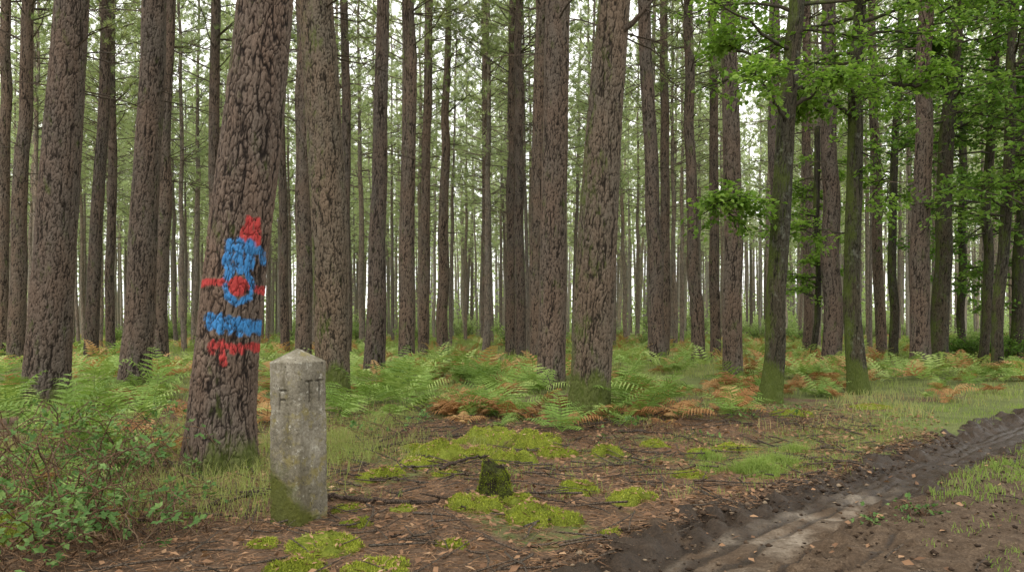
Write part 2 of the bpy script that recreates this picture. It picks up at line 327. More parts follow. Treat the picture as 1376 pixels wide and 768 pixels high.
# ---------------------------------------------------------------- trunks
def trunk_mesh(name, zk, xk, rk, H, nseg, dz, zvis, seed, mat, flare=.3, amp=.02, cellw=.055, cellh=.15, paint=None, wob=.0, bend_y=0.):
    z = np.concatenate([np.arange(-.3, zvis, dz), np.linspace(zvis, H, 30)])
    zk = np.array(zk, float); xk = np.array(xk, float); rk = np.array(rk, float)
    sl = (xk[-1] - xk[0]) / (zk[-1] - zk[0]); zk2 = np.append(zk, H); xk2 = np.append(xk, xk[-1] + sl * (H - zk[-1])); rk2 = np.append(rk, .04)
    zz = np.linspace(-.5, H, 400); k = np.ones(15) / 15
    def smi(vals):
        a = np.interp(zz, zk2, vals); a = np.convolve(np.pad(a, 7, 'edge'), k, 'valid'); return np.interp(z, zz, a)
    cx = smi(xk2); R = smi(rk2); cy = bend_y * z
    cx = cx + wob * vn(z * .6, 0, 0, seed); cy = cy + wob * vn(z * .6, 5, 0, seed + 1) - wob * vn(np.array([0.]), 5, 0, seed + 1)
    th = np.arange(nseg) / nseg * 2 * np.pi
    Z, TH = np.meshgrid(z, th, indexing='ij'); RR = np.repeat(R[:, None], nseg, 1)
    lob = .55 + .45 * np.sin(TH * 3 + seed) * np.cos(TH * 2 + seed * 2.3)
    RR = RR * (1 + flare * np.exp(-np.maximum(Z, -.1) / .22) * lob) * (1 + .05 * fbm(np.cos(TH) * 1.3, np.sin(TH) * 1.3, Z * .9, 3, seed))
    qx, qy, qz = np.cos(TH) * RR / cellw, np.sin(TH) * RR / cellw, Z / cellh
    w = .8
    qx2 = qx + w * fbm(qx * .8, qy * .8, qz * 1.2, 4, seed + 3); qy2 = qy + w * fbm(qx * .8, qy * .8, qz * 1.2, 4, seed + 4); qz2 = qz + .8 * fbm(qx * .9, qy * .9, qz, 4, seed + 6)
    f1, f2, cid = cell(qx2.ravel(), qy2.ravel(), qz2.ravel(), seed)
    e = ss(-.02, .20, (f2 - f1)).reshape(Z.shape); cid = cid.reshape(Z.shape)
    fine = fbm(qx * 2.6, qy * 2.6, qz * 3., 4, seed + 9)
    wx = .6 * fbm(qx * .4, qy * .4, qz * .7, 3, seed + 21)
    fur = np.abs(fbm(qx * .60 + wx, qy * .60 + wx, qz * .16, 3, seed + 11)); e = e * (.0 + 1. * ss(.0, .11, fur))
    step = np.floor(cid * 4) / 4
    disp = amp * 1.0 * (e - .6) + amp * .35 * (step - .4) * e + amp * .7 * fine
    rad = RR + disp
    X = cx[:, None] + np.cos(TH) * rad; Y = cy[:, None] + np.sin(TH) * rad
    at = {}
    if paint:
        at = paint(Z, TH, RR)
    mb = MB(); mb.add(np.stack([X, Y, Z], -1), Q=grid_quads(len(z), nseg, True), v=(e * (.74 + .28 * cid) + .5 * fine * e).clip(0, 1).ravel())
    return mb.mesh(name, [mat], (0,), at), sl, (zk2, xk2)
def make_tree(kind, px, d, keys, label, cat, H=21., mat=None, crown=None, nseg=None, seed=1, flare=.3, paint=None, wob=0., group='pine trees of the plantation', bend_y=0.):
    """keys: (image row, centre column, half width) measured on the photograph, turned into metres at the tree's distance"""
    bx = (px - 688) / F * d; by = d; bz = gz(bx, by)
    s = d / F
    zk = [CH + (HZ - y) * s - bz for y, x, r in keys]; xk = [(x - px) * s for y, x, r in keys]; rk = [r * s for y, x, r in keys]
    o = np.argsort(zk); zk = [zk[i] for i in o]; xk = [xk[i] for i in o]; rk = [rk[i] for i in o]
    if zk[0] > 0:
        sl0 = (xk[1] - xk[0]) / (zk[1] - zk[0]) if len(zk) > 1 else 0
        xk.insert(0, xk[0] - sl0 * zk[0]); rk.insert(0, rk[0] * 1.02); zk.insert(0, 0.)
    e = link(bpy.data.objects.new(kind, None)); e.empty_display_size = .3
    e.location = (bx, by, bz)
    ztop = min(CH + 440 * s + .3, H - 3)
    if nseg is None: nseg = int(np.clip(260 * 8 / d, 48, 290))
    dz = np.clip(.010 * d / 7.5, .010, .08)
    pf = (lambda Z, TH, RR: paint(Z + bz, TH, RR, s)) if paint else None
    pine = kind == 'pine_tree'
    me, sl, kk = trunk_mesh('trunk', zk, xk, rk, H, nseg, dz, ztop, seed, mat, flare, .012 if pine else .008, .044 if pine else .028, .135 if pine else .13, pf, wob, bend_y)
    t = link(bpy.data.objects.new('trunk', me)); t.parent = e
    thing(e, label, cat, group)
    if crown is not None:
        c = link(bpy.data.objects.new('crown', crown[0])); c.parent = e
        a = math.atan(sl); k = H / crown[1]; c.scale = (k, k, k * math.sqrt(1 + sl * sl)); c.rotation_euler = (0, a, 0)
        xa = np.interp(12, kk[0], kk[1]); c.location = (xa - 12 * sl, 0, 0)
    return e, t, (zk, xk, rk, sl)
RED = [((299, 333), (326, 330), 5.), ((298, 343), (328, 343), 4.5), ((312, 325), (330, 322), 4), ((318, 336), (330, 338), 4.5), ((386, 319), (386, 319.5), 13), ((381, 274), (381, 302), 5), ((388, 334), (391, 355), 5.5),
       ((460, 287), (472, 286), 5), ((460, 298), (488, 299), 5), ((463, 310), (471, 312), 5), ((463, 322), (471, 324), 5), ((464, 334), (469, 343), 5), ((463, 287), (466, 345), 5)]
BLUE = [((330, 309), (358, 306), 6.5), ((328, 321), (356, 320), 6.5), ((329, 334), (360, 333), 7), ((336, 347), (354, 351), 4.5), ((337, 308), (341, 348), 5), ((360, 311), (376, 307), 5.5), ((360, 328), (380, 334), 5.5), ((362, 318), (368, 322), 5), ((384, 304), (399, 306), 4), ((380, 336), (399, 334), 4.5), ((399, 307), (408, 316), 5), ((399, 333), (407, 322), 4.5),
        ((424, 285), (440, 284), 5), ((425, 297), (443, 297), 5), ((428, 308), (445, 309), 5), ((430, 320), (447, 320), 5), ((432, 332), (447, 332), 5), ((433, 344), (447, 345), 4.5), ((429, 284), (437, 347), 7), ((436, 284), (443, 347), 6)]
CK = [(632, 295, 45), (560, 298, 43), (500, 302, 41), (400, 312, 39.5), (300, 323, 39.5), (200, 336, 39), (100, 347, 37), (0, 357, 35)]
def paint_c(Z, TH, RR, s):
    th0 = math.atan2(-7.13, 2.63); da = TH - th0
    row = HZ - (Z - CH) / s; cen = np.interp(row, [k[0] for k in CK][::-1], [k[1] for k in CK][::-1])
    colm = cen + np.sin(da) * RR / s; front = np.cos(da) > .05
    jr = 2.8 * fbm(row * .16, colm * .16, 0, 4, 5); out = {}
    for nm, S in (('red', RED), ('blue', BLUE)):
        m = np.zeros(Z.shape)
        for (r1, c1), (r2, c2), w in S:
            dr, dc = r2 - r1, c2 - c1; t = np.clip(((row - r1) * dr + (colm - c1) * dc) / (dr * dr + dc * dc + 1e-6), 0, 1)
            dd = np.hypot(row - r1 - t * dr, colm - c1 - t * dc) + jr
            m = np.maximum(m, 1 - ss(w - 4, w + 2.5, dd))
        out[nm] = m * front
    near = np.hypot(row - 386, colm - 319)
    out['red'] = np.where(near < 14, out['red'] * 1.25, out['red'] * (1 - out['blue'] * .9))
    out['blue'] = out['blue'] * (near > 13)
    return out
PL = 'tall pine with rough brown cracked bark rising from bracken'
P_ = [
 (62, 13.0, [(520, 62, 28), (300, 76, 25), (0, 97, 21)], 'thick pine with rough bark leaning slightly over bracken', M_pine),
 (180, 17.0, [(498, 183, 20), (250, 195, 17), (0, 208, 15)], PL, M_pine),
 (293, 7.13, CK, 'tall pine trunk sprayed with blue and red trail marks', M_pine_painted),
 (408, 25.0, [(475, 408, 11), (0, 409, 10)], 'slim straight pine standing behind a thicker pine', M_pine),
 (448, 13.6, [(535, 448, 22), (300, 443, 24), (150, 434, 23), (0, 425, 22)], 'thick pine with grey mossy bark beside bracken', M_pine_moss),
 (502, 20.0, [(485, 503, 14), (250, 510, 10), (0, 514, 8)], PL, M_pine),
 (547, 26.0, [(470, 547, 11), (0, 550, 8)], PL, M_pine),
 (742, 16.0, [(500, 742, 19), (250, 745, 17), (0, 748, 16)], 'straight pine with reddish brown bark in bracken', M_pine),
 (790, 11.1, [(560, 792, 27), (430, 797, 26.5), (300, 804, 26), (150, 813, 23), (0, 826, 21)], 'leaning pine with mossy foot and a broken side branch', M_pine_moss),
 (884, 26.0, [(470, 884, 11), (200, 875, 9), (0, 864, 8)], PL, M_pine),
 (940, 28.0, [(465, 938, 9), (250, 928, 7), (0, 924, 6)], PL, M_pine),
 (986, 19.0, [(505, 986, 13), (0, 980, 10)], 'straight pine with scaly grey bark among dry bracken', M_pine),
 (1119, 24.0, [(485, 1119, 13), (0, 1114, 8)], PL, M_pine),
 (1233, 22.0, [(490, 1235, 13), (0, 1245, 9)], PL, M_pine),
 (22, 27.0, [(470, 22, 11), (0, 40, 7)], PL, M_pine),
 (123, 29.0, [(472, 124, 9), (0, 146, 6)], PL, M_pine),
 (213, 24.0, [(470, 214, 12), (0, 229, 7)], PL, M_pine),
 (5, 30.0, [(470, 3, 8), (0, 10, 6)], PL, M_pine),
 (288, 27.0, [(470, 288, 8), (0, 289, 6)], PL, M_pine),
 (466, 26.0, [(470, 466, 7), (0, 464, 5)], PL, M_pine),
 (594, 33.0, [(460, 594, 8), (130, 600, 5)], PL, M_pine),
 (570, 31.0, [(460, 570, 7), (0, 576, 5)], PL, M_pine),
 (686, 32.0, [(460, 686, 7), (0, 690, 5)], PL, M_pine),
 (698, 30.0, [(460, 698, 7), (0, 697, 5)], PL, M_pine),
 (720, 27.0, [(460, 720, 9), (0, 727, 7)], PL, M_pine),
 (960, 31.0, [(460, 961, 7), (0, 958, 5)], PL, M_pine),
 (890, 33.0, [(460, 893, 7), (0, 893, 5)], PL, M_pine),
 (1085, 31.0, [(460, 1085, 6), (0, 1084, 5)], PL, M_pine),
 (1184, 33.0, [(460, 1184, 7), (0, 1172, 5)], PL, M_pine),
 (385, 34.0, [(460, 383, 6), (0, 376, 5)], PL, M_pine),
 (148, 33.0, [(460, 148, 6), (0, 152, 5)], PL, M_pine),
 (655, 40.0, [(455, 655, 5), (0, 651, 4)], PL, M_pine),
 (1041, 24.0, [(480, 1041, 8), (0, 1041, 6)], PL, M_pine),
]
occ = []
for i, (px, d, keys, lab, mt) in enumerate(P_):
    e, t, info = make_tree('pine_tree', px, d, keys, lab, 'tree', H=19.5 + (i * 7 % 5), mat=mt, crown=(CR[i % 4], CRH[i % 4]), seed=i + 3, paint=paint_c if mt is M_pine_painted else None, flare=.32 if d < 15 else .15, wob=.0 if d < 15 else .05)
    occ.append((e.location.x, e.location.y))
    if px == 790:
        mb = MB(); s = d / F; z0 = CH + (HZ - 50) * s - e.location.z; x0 = (828 - px) * s
        rng = np.random.default_rng(5)
        tube(mb, [(x0, -.1, z0), (x0 + .2, -.2, z0 + .12), (x0 + .38, -.3, z0 + .3), (x0 + .47, -.32, z0 + .42)], [.05, .04, .03, .018], 8, 0)
        tube(mb, [(x0 + .36, -.3, z0 + .28), (x0 + .45, -.36, z0 + .2)], [.018, .008], 6, 0)
        b = link(bpy.data.objects.new('branch', mb.mesh('branch', [M_wood], (0,)))); b.parent = e
# random plantation trees
rng = np.random.default_rng(21)
SH = []
for i in range(12):
    H = 20 + i % 3; r0 = .13 + .012 * (i % 3)
    me, _, _ = trunk_mesh('slim_trunk', [0, 8, 14], [0, .03 * (i % 6 - 2), .02 * (i % 6 - 3)], [r0, r0 * .75, r0 * .5], H, 18, .25, 14, 50 + i, M_pine_hazed if i < 6 else M_pine_hazed_pale, .15, .010, .12, .3, None, .05)
    SH.append((me, H))
n = 0; tries = 0
while n < 264 and tries < 40000:
    tries += 1
    d = math.sqrt(rng.uniform(35 ** 2, 86 ** 2)); x = rng.uniform(-.67, .67) * d
    if min((x - a) ** 2 + (d - b) ** 2 for a, b in occ) < 2.1 ** 2: continue
    if sdist(np.array([x]), np.array([d]))[0] > -1: continue
    occ.append((x, d)); n += 1; i = int(rng.integers(6)) + (6 if d > 60 else 0); j = int(rng.integers(3))
    e = link(bpy.data.objects.new('pine_tree', None)); e.location = (x, d, gz(x, d))
    thing(e, 'slender straight pine with a bare lower trunk and high needles', 'tree', 'pine trees of the plantation')
    k = rng.uniform(.88, 1.12); w = rng.uniform(.7, 1.15)
    t = link(bpy.data.objects.new('trunk', SH[i][0])); t.parent = e; t.scale = (w, w, k)
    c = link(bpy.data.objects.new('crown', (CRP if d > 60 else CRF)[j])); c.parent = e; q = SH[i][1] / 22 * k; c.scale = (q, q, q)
    e.rotation_euler = (rng.normal(0, .012), rng.normal(0, .015), rng.uniform(0, 6.28))
# far wood as one mass
mb = MB()
base = pine_crown('tmp', 300, M_needle_hazed, nt_=5, nn=8, nw=.11, dead0=8)
bv = np.zeros(len(base.vertices) * 3, np.float32); base.vertices.foreach_get('co', bv); bv = bv.reshape(-1, 3)
T = np.array([p.vertices[:] for p in base.polygons if p.loop_total == 3])
rng = np.random.default_rng(78)
for i in range(950):
    d = math.sqrt(rng.uniform(80 ** 2, 185 ** 2)); x = rng.uniform(-.70, .70) * d; a = rng.uniform(0, 6.28); k = rng.uniform(.85, 1.15)
    R = np.array([[math.cos(a), -math.sin(a), 0], [math.sin(a), math.cos(a), 0], [0, 0, 1]])
    if i < 180: mb.add(bv @ R.T * k + np.array([x, d, 0]), T=T, mat=0, v=rng.uniform(.3, .8))
    l = rng.normal(0, .4); w = rng.uniform(.7, 1.1)
    tube(mb, [(x, d, -.2), (x + l * .3, d, 8), (x + l, d, 20)], [.2 * w, .15 * w, .07 * w], 6, 1 if rng.uniform() < .55 else 3)
for i in range(430):
    d = rng.uniform(90, 185); x = rng.uniform(-.7, .7) * d; W = rng.uniform(2, 4.5); Hh = rng.uniform(1., 5) if i < 240 else rng.uniform(6, 13); m = 230
    P = np.array([x, d, 0]) + nrm(rng.normal(0, 1, (m, 3))) * rng.uniform(.4, 1, (m, 1)) * np.array([W, W * .6, Hh]); P[:, 2] = np.abs(P[:, 2])
    leaves(mb, P, rng.normal(0, 1, (m, 3)), rng.normal(0, 1, (m, 3)), .42, .3, 2, rng.uniform(.0, .6) + rng.uniform(0, .4, m))
bpy.data.meshes.remove(base)
o = link(bpy.data.objects.new('far_wood', mb.mesh('far_wood', [M_needle_hazed_pale, M_pine_hazed_pale, M_shrub_hazed, M_pine_hazed], (1, 3)))); o['kind'] = 'stuff'; thing(o, 'distant pine wood seen between the trunks', 'wood')
# ---------------------------------------------------------------- oaks
def leafy_limb(mb, P0, d, L, nl, rr, twigs=9, per=14, size=.085, droop=.1, mat=0):
    u = np.linspace(0, 1, 7)[:, None]
    P = P0 + d * L * u + np.array([0, 0, -droop]) * L * u ** 2 + np.cumsum(rng.normal(0, .035, (7, 3)), 0) * L * .5
    P[0] = P0
    tube(mb, P, np.linspace(rr, .008, 7), 6, 1)
    for k in range(twigs):
        s = rng.uniform(.25, 1.0) * 6; i = min(int(s), 5); b = P[i] + (P[i + 1] - P[i]) * (s - i)
        td = nrm(d * .5 + rng.normal(0, .6, 3) * np.array([1, 1, .45])); tl = rng.uniform(.3, .75) * min(L, 2) / 1.5
        e = b + td * tl + np.array([0, 0, -.06])
        tube(mb, np.array([b, (b + e) / 2 + rng.normal(0, .03, 3), e]), [.009, .006, .003], 3, 1)
        m = per; q = rng.uniform(.1, 1.1, m)[:, None]
        C = b + (e - b) * q + rng.normal(0, .09, (m, 3)) * np.array([1, 1, .5])
        LD = nrm(td * .6 + rng.normal(0, .7, (m, 3)) * np.array([1, 1, .4]) + np.array([0, 0, -.15]))
        NN = nrm(np.array([0, 0, 1.]) + rng.normal(0, .45, (m, 3)))
        sz = rng.uniform(.7, 1.25, m) * size; vv = rng.uniform(0, 1, m) * .6 + rng.uniform(0, .4)
        leaves(mb, C, LD, NN, sz * 1.3, sz * .62, mat, vv)
        leaves(mb, C + LD * sz[:, None] * .15, LD + rng.normal(0, .25, (m, 3)), NN + rng.normal(0, .1, (m, 3)), sz * .95, sz * .8, mat, vv)
def oak_crown(info, seed, limbs, auto, zmin, zmax, Lr=(1.4, 3.2), leaf=None, size=.085, twigs=10, per=14, bias=(0, 0, 0)):
    global rng
    rng = np.random.default_rng(seed); mb = MB(); zk, xk, rk, sl = info
    def axis(z):
        if z > zk[-1]: return np.array([xk[-1] + sl * (z - zk[-1]), 0, z])
        return np.array([np.interp(z, zk, xk), 0, z])
    for z, pts, rr, tw in limbs:
        b = axis(z); P = np.array([b] + [b + np.array(p) for p in pts])
        uu = np.linspace(0, len(P) - 1, len(P) * 4); P = np.stack([np.interp(uu, np.arange(len(P)), P[:, i]) for i in range(3)], 1); P[1:] += rng.normal(0, .02, P[1:].shape)
        tube(mb, P, np.linspace(rr, rr * .3, len(P)), 8, 1)
        for k in range(tw):
            i = rng.integers(len(P) // 2, len(P)); dd = nrm(rng.normal(0, 1, 3) * np.array([1, 1, .35]) + nrm(P[-1] - P[0]) * .8)
            leafy_limb(mb, P[i], dd, rng.uniform(.35, .8), 0, .012, 7, per, size)
    for k in range(auto):
        z = zmin + (zmax - zmin) * (k + rng.uniform()) / auto
        a = rng.uniform(0, 6.28); d = nrm(np.array([math.cos(a), math.sin(a), rng.uniform(-.1, .5)]) + np.array(bias))
        leafy_limb(mb, axis(z), d, rng.uniform(*Lr), 0, .035, twigs, per, size, droop=rng.uniform(0, .3))
    return mb.mesh('oak_crown', [leaf, M_oak2], (1,))
OK_ = [
 (1038, 13.2, [(540, 1036, 15), (470, 1042, 13), (400, 1041, 12.5), (300, 1050, 12.5), (150, 1058, 11.5), (0, 1072, 10)], 'mossy oak leaning out with leafy low branch', M_oak, .05,
   [(3.30, [(-.5, -.1, .05), (-1.0, -.2, -.02), (-1.6, -.25, -.15)], .022, 10), (4.9, [(.3, -.1, .12), (.55, -.15, .35), (.9, -.2, .42)], .045, 5), (5.3, [(-.5, .2, .5), (-1.0, .4, .7)], .04, 7), (4.6, [(-.4, -.5, .35), (-.8, -1.0, .5)], .03, 5)], 26, 5.2, 11, (1.0, 2.8), M_oakleaf, .09),
 (1150, 15.0, [(527, 1152, 13.5), (400, 1145, 10.5), (250, 1150, 10), (100, 1152, 9), (0, 1160, 7)], 'grey lichen covered oak with dark leafy crown', M_oak, .08,
   [(5.5, [(.5, 0, .35), (1.1, -.1, .3), (1.6, -.1, .55)], .06, 7), (4.6, [(.3, -.2, -.2), (.5, -.3, -.7)], .02, 3), (5.2, [(-.6, -.2, .3), (-1.3, -.3, .35)], .05, 8), (3.0, [(-.5, .5, .2), (-.9, .9, .25)], .02, 4)], 30, 5.0, 11, (1.0, 3.0), M_oakleaf, .09),
 (1260, 23.0, [(487, 1262, 12), (300, 1266, 10), (170, 1276, 9), (0, 1288, 7)], 'dark oak with forked limb stretching over the track', M_oak2, .12,
   [(6.9, [(.5, -.3, .25), (1.0, -.6, .75), (1.6, -.8, .95), (2.2, -1, 1.6), (2.9, -1.2, 1.7)], .11, 8), (7.6, [(-.5, -.2, .9), (-1.0, -.4, 1.6)], .07, 9)], 36, 6.5, 14, (1.5, 4.0), M_oakleaf_dark, .12),
 (1338, 21.0, [(487, 1340, 7), (300, 1350, 7), (130, 1362, 6), (0, 1368, 5)], 'slender dark oak sapling by the track', M_oak2, .15, [(5.0, [(.4, 0, .3), (.9, 0, .2)], .04, 6)], 34, 3.8, 12, (1.0, 3.0), M_oakleaf_dark, .11),
 (1322, 24.0, [(480, 1324, 6), (300, 1327, 6), (100, 1335, 5)], 'slim dark oak with dense leaves', M_oak2, .15, [], 34, 3.8, 13, (1.0, 3.0), M_oakleaf_dark, .12),
 (1366, 27.0, [(480, 1366, 8), (300, 1368, 7), (100, 1372, 6)], 'slim dark oak with dense leaves', M_oak2, .15, [], 42, 2.0, 14, (1.2, 3.2), M_oakleaf_dark, .13),
 (1292, 30.0, [(470, 1292, 5), (250, 1296, 5), (100, 1290, 4)], 'slim dark oak with dense leaves', M_oak2, .15, [], 38, 2.5, 14, (1.2, 3.2), M_oakleaf_dark, .13),
 (1200, 30.0, [(470, 1200, 6), (250, 1203, 5), (100, 1206, 4)], 'young oak with pale green leaves', M_oak2, .15, [], 24, 6.0, 14, (1.2, 3.0), M_oakleaf, .13),
 (1090, 27.0, [(470, 1095, 4), (250, 1098, 4), (100, 1100, 3)], 'young oak with pale green leaves', M_oak2, .15, [], 26, 2.0, 7, (.6, 1.6), M_oakleaf, .11),
 (1420, 19.0, [(500, 1420, 10), (250, 1425, 9), (0, 1430, 8)], 'dark oak with branches reaching over the track', M_oak2, .1, [], 30, 3.6, 10, (1.5, 3.4), M_oakleaf_dark, .11),
]
for i, (px, d, keys, lab, mt, wob, limbs, auto, zmin, zmax, Lr, lm, size) in enumerate(OK_):
    e, t, info = make_tree('oak_tree', px, d, keys, lab, 'tree', H=(13. + i % 3) if zmax > 8 else 8, mat=mt, seed=40 + i, flare=.45, wob=wob * .5, group='oak trees beside the track')
    c = link(bpy.data.objects.new('crown', oak_crown(info, 60 + i, limbs, auto, zmin, zmax, Lr, lm, size, 10, 12))); c.parent = e
    occ.append((e.location.x, e.location.y))
# ---------------------------------------------------------------- shrubs
def shrub_mesh(seed, H, W, nl, mat, size):
    global rng
    rng = np.random.default_rng(seed); mb = MB()
    for k in range(12):
        a = rng.uniform(0, 6.28); d = nrm(np.array([math.cos(a) * W / H, math.sin(a) * W / H, rng.uniform(.6, 1.6)]))
        leafy_limb(mb, np.array([rng.normal(0, .15), rng.normal(0, .15), 0]), d, H * rng.uniform(.5, 1), 0, .02, nl, 11, size, .05)
    return mb.mesh('shrub', [mat, M_wood])
SHR = [shrub_mesh(500 + i, 2.6, 1.5, 9, M_shrub if i < 2 else M_shrub_hazed, .12) for i in range(4)] + [shrub_mesh(510, 2.2, 1.6, 11, M_oakleaf_dark, .11)]
rng = np.random.default_rng(33)
for i in range(86):
    d = rng.uniform(40, 92) if i < 70 else rng.uniform(26, 38)
    x = rng.uniform(-.68, .68) * d if i < 70 else rng.uniform(.54, .68) * d
    if sdist(np.array([x]), np.array([d]))[0] > -1: continue
    o = link(bpy.data.objects.new('shrub', SHR[(rng.integers(2) + (2 if d > 62 else 0)) if i < 70 else 4])); o.location = (x, d, gz(x, d)); k = rng.uniform(.35, 1.1) * (1.2 if d > 60 else .7); o.scale = (k * 1.2, k * 1.2, k); o.rotation_euler = (0, 0, rng.uniform(0, 6.28))
    thing(o, 'leafy young shrub growing between pine trunks' if i < 70 else 'dark leafy shrub beside the oaks', 'shrub', 'shrubs under the pines')
# ---------------------------------------------------------------- ferns
def fern_mesh(seed, mat, nf=8, L=.95, droopy=1.):
    global rng
    rng = np.random.default_rng(seed); mb = MB()
    for f in range(nf):
        a = f / nf * 6.28 + rng.uniform(-.6, .6); l = L * rng.uniform(.5, 1.15); el = rng.uniform(.8, 1.45); N = 15
        p = np.array([0, 0, 0.]); P = [p]; T = []
        for k in range(N):
            e = el - (k / N) ** 1.3 * rng.uniform(1.0, 1.6) * droopy
            t = np.array([math.cos(a) * math.cos(e), math.sin(a) * math.cos(e), math.sin(e)]); p = p + t * l / N; P.append(p); T.append(t)
        P = np.array(P); T = np.array(T)
        tube(mb, P[::4], np.linspace(.006, .002, len(P[::4])), 3, 0, .1)
        lat = np.array([-math.sin(a), math.cos(a), 0]); vb = rng.uniform(0, .8)
        tilt = rng.uniform(-.4, .1)
        for k in range(4, N):
            w = l * .38 * (1 - (k - 4) / (N - 4)) ** .75 * (1 if k > 5 else .85) * rng.uniform(.85, 1.1) + .02
            for sgn in (-1, 1):
                pd = nrm(lat * sgn + T[k] * .4 + np.array([0, 0, tilt + rng.normal(0, .12)])); up = nrm(np.cross(T[k], lat * 1.) + rng.normal(0, .15, 3))
                q = np.array([0, .22, .44, .66]); C = P[k] + pd * w * q[:, None] + np.array([0, 0, -.06]) * w * (q[:, None] ** 2) * 3
                leaves(mb, C, np.repeat(pd[None], 4, 0) + np.array([0, 0, -.1]) * q[:, None], np.repeat(up[None], 4, 0), w * np.array([.36, .36, .36, .36]), np.array([.042, .046, .034, .018]) * (.6 + .4 * w / (l * .38)), 0, vb + rng.uniform(0, .25))
    return mb.mesh('fern', [mat])
FG = [fern_mesh(600 + i, M_fern, 5 + i % 4, .95) for i in range(6)]; FD = [fern_mesh(610 + i, M_ferndry, 5 + i, .75, 1.35) for i in range(3)]
rng = np.random.default_rng(44)
def place_fern(x, y, dry, k):
    m = (FD if dry else FG)[rng.integers(3 if dry else 6)]
    o = link(bpy.data.objects.new('fern', m)); o.location = (x, y, gz(x, y)); o.scale = (k, k, k * rng.uniform(.75, 1.15)); o.rotation_euler = (rng.normal(0, .16), rng.normal(0, .16), rng.uniform(0, 6.28))
    thing(o, 'dry orange brown bracken fern on the forest floor' if dry else 'green bracken fern with arching fronds', 'fern', 'bracken ferns under the pines')
cnt = 0
FZ = [ (480, 730, 10.8, 18, 50, .3, .9), (830, 1000, 10.5, 17, 34, .45, .85), (980, 1290, 13.5, 20, 44, .65, .75), (740, 960, 9.4, 12.5, 16, .45, .65), (0, 250, 8.5, 15, 44, .45, .8), (0, 240, 6.0, 8.5, 14, .5, .6), (0, 220, 4.7, 6.2, 9, .6, .4),
 (320, 480, 10, 16, 22, .45, .8), (0, 1376, 17, 24, 46, .45, 1.0), (600, 760, 9.8, 12, 10, .4, .7), (1290, 1376, 14.5, 19, 8, .3, .7)]
for a, b, d0, d1, nn_, dry, k in FZ:
    for _ in range(nn_):
        if cnt >= 296: break
        d = rng.uniform(d0, d1); x = (rng.uniform(a, b) - 688) / F * d
        if sdist(np.array([x]), np.array([d]))[0] > -.8: continue
        if min((x - p) ** 2 + (d - q) ** 2 for p, q in occ[:33] + occ[-10:]) < .45 ** 2: continue
        place_fern(x, d, rng.uniform() < dry, k * rng.uniform(.5, 1.2)); cnt += 1
mb = MB()
for i in range(1700):
    d = rng.uniform(17, 70); x = rng.uniform(-.68, .68) * d
    if sdist(np.array([x]), np.array([d]))[0] > -1 or vn(np.array([x * .25]), np.array([d * .25]), 0, 9)[0] < -.35: continue
    z = gz(x, d); dry = rng.uniform() < .35; K = rng.uniform(.5, 1.0)
    for f in range(6):
        a = rng.uniform(0, 6.28); el = rng.uniform(.6, 1.4); l = K * rng.uniform(.7, 1.1); t = (np.arange(10) + .5) / 10
        e = el - t ** 1.4 * 1.2; o_ = np.stack([np.cos(a) * np.cos(e), np.sin(a) * np.cos(e), np.sin(e)], 1) * l / 10; P = np.array([x, d, z]) + np.cumsum(o_, 0)
        lat = np.array([-math.sin(a), math.cos(a), -.1]); up = nrm(np.cross(o_, lat)); wd = l * .33 * (1 - t) ** .8 + .02
        vb = rng.uniform(.1, .8)
        for sg in (-1, 1): leaves(mb, P[2:], lat * sg + o_[2:] / l * 3, up[2:], wd[2:], .05 * K + .01, 1 if dry else 0, vb + rng.uniform(0, .3, 8))
o = link(bpy.data.objects.new('bracken_undergrowth', mb.mesh('bracken_undergrowth', [M_fern, M_ferndry]))); o['kind'] = 'stuff'; thing(o, 'green and rusty bracken stretching away between the trunks', 'bracken')
# ---------------------------------------------------------------- grasses and heath
rng = np.random.default_rng(55)
def scatter(n, xr, yr, dens):
    x = rng.uniform(*xr, n); y = rng.uniform(*yr, n); k = rng.uniform(size=n) < dens(x, y); return x[k], y[k]
def clump(n, per, rad, xr, yr, dens):
    x, y = scatter(n, xr, yr, dens); x = np.repeat(x, per) + rng.normal(0, rad, len(x) * per); y = np.repeat(y, per) + rng.normal(0, rad, len(y) * per); return x, y
mb = MB()
def addgrass(x, y, h, w, lean, v):
    P = np.stack([x, y, ground_h(x, y) - .01], 1); blades(mb, P, h * rng.uniform(.5, 1.2, len(x)), w, lean, 0, v)
x, y = clump(4200, 14, .07, (-1, 14), (5.2, 18), lambda x, y: ss(-3, -.5, sdist(x, y)) * (sdist(x, y) < .0) * ss(5, 8, y) * ss(-.3, .25, fbm(x * 1.2, y * 1.2, 0, 3, 88)))
addgrass(x, y, .085, .006, .9, rng.uniform(.0, .75, len(x)))
for (cx, cy, r, nn_, h) in [(2.15, 7.0, .26, 1500, .20), (2.5, 7.5, .24, 900, .17), (1.9, 7.7, .2, 500, .15), (1.75, 7.1, .16, 300, .13), (2.9, 8.2, .2, 500, .14)]:
    a = rng.uniform(0, 6.28, nn_); q = r * rng.uniform(0, 1, nn_) ** .7 * (1 + .3 * np.sin(a * 3)); addgrass(cx + q * np.cos(a), cy + q * np.sin(a), h * (1.1 - .6 * q / r), .005, 1.3, rng.uniform(.1, .6, nn_))
x, y = clump(9000, 14, .05, (2, 14), (5.4, 16), lambda x, y: ((sdist(x, y) > .84) & (sdist(x, y) < 1.8)) * ss(5.4, 6.6, y + fbm(x * 2, y * 2, 0, 2, 3)) * ss(-.6, -.2, fbm(x * 2, y * 2, 0, 3, 89)))
addgrass(x, y, .085, .006, 1., rng.uniform(.0, .55, len(x)))
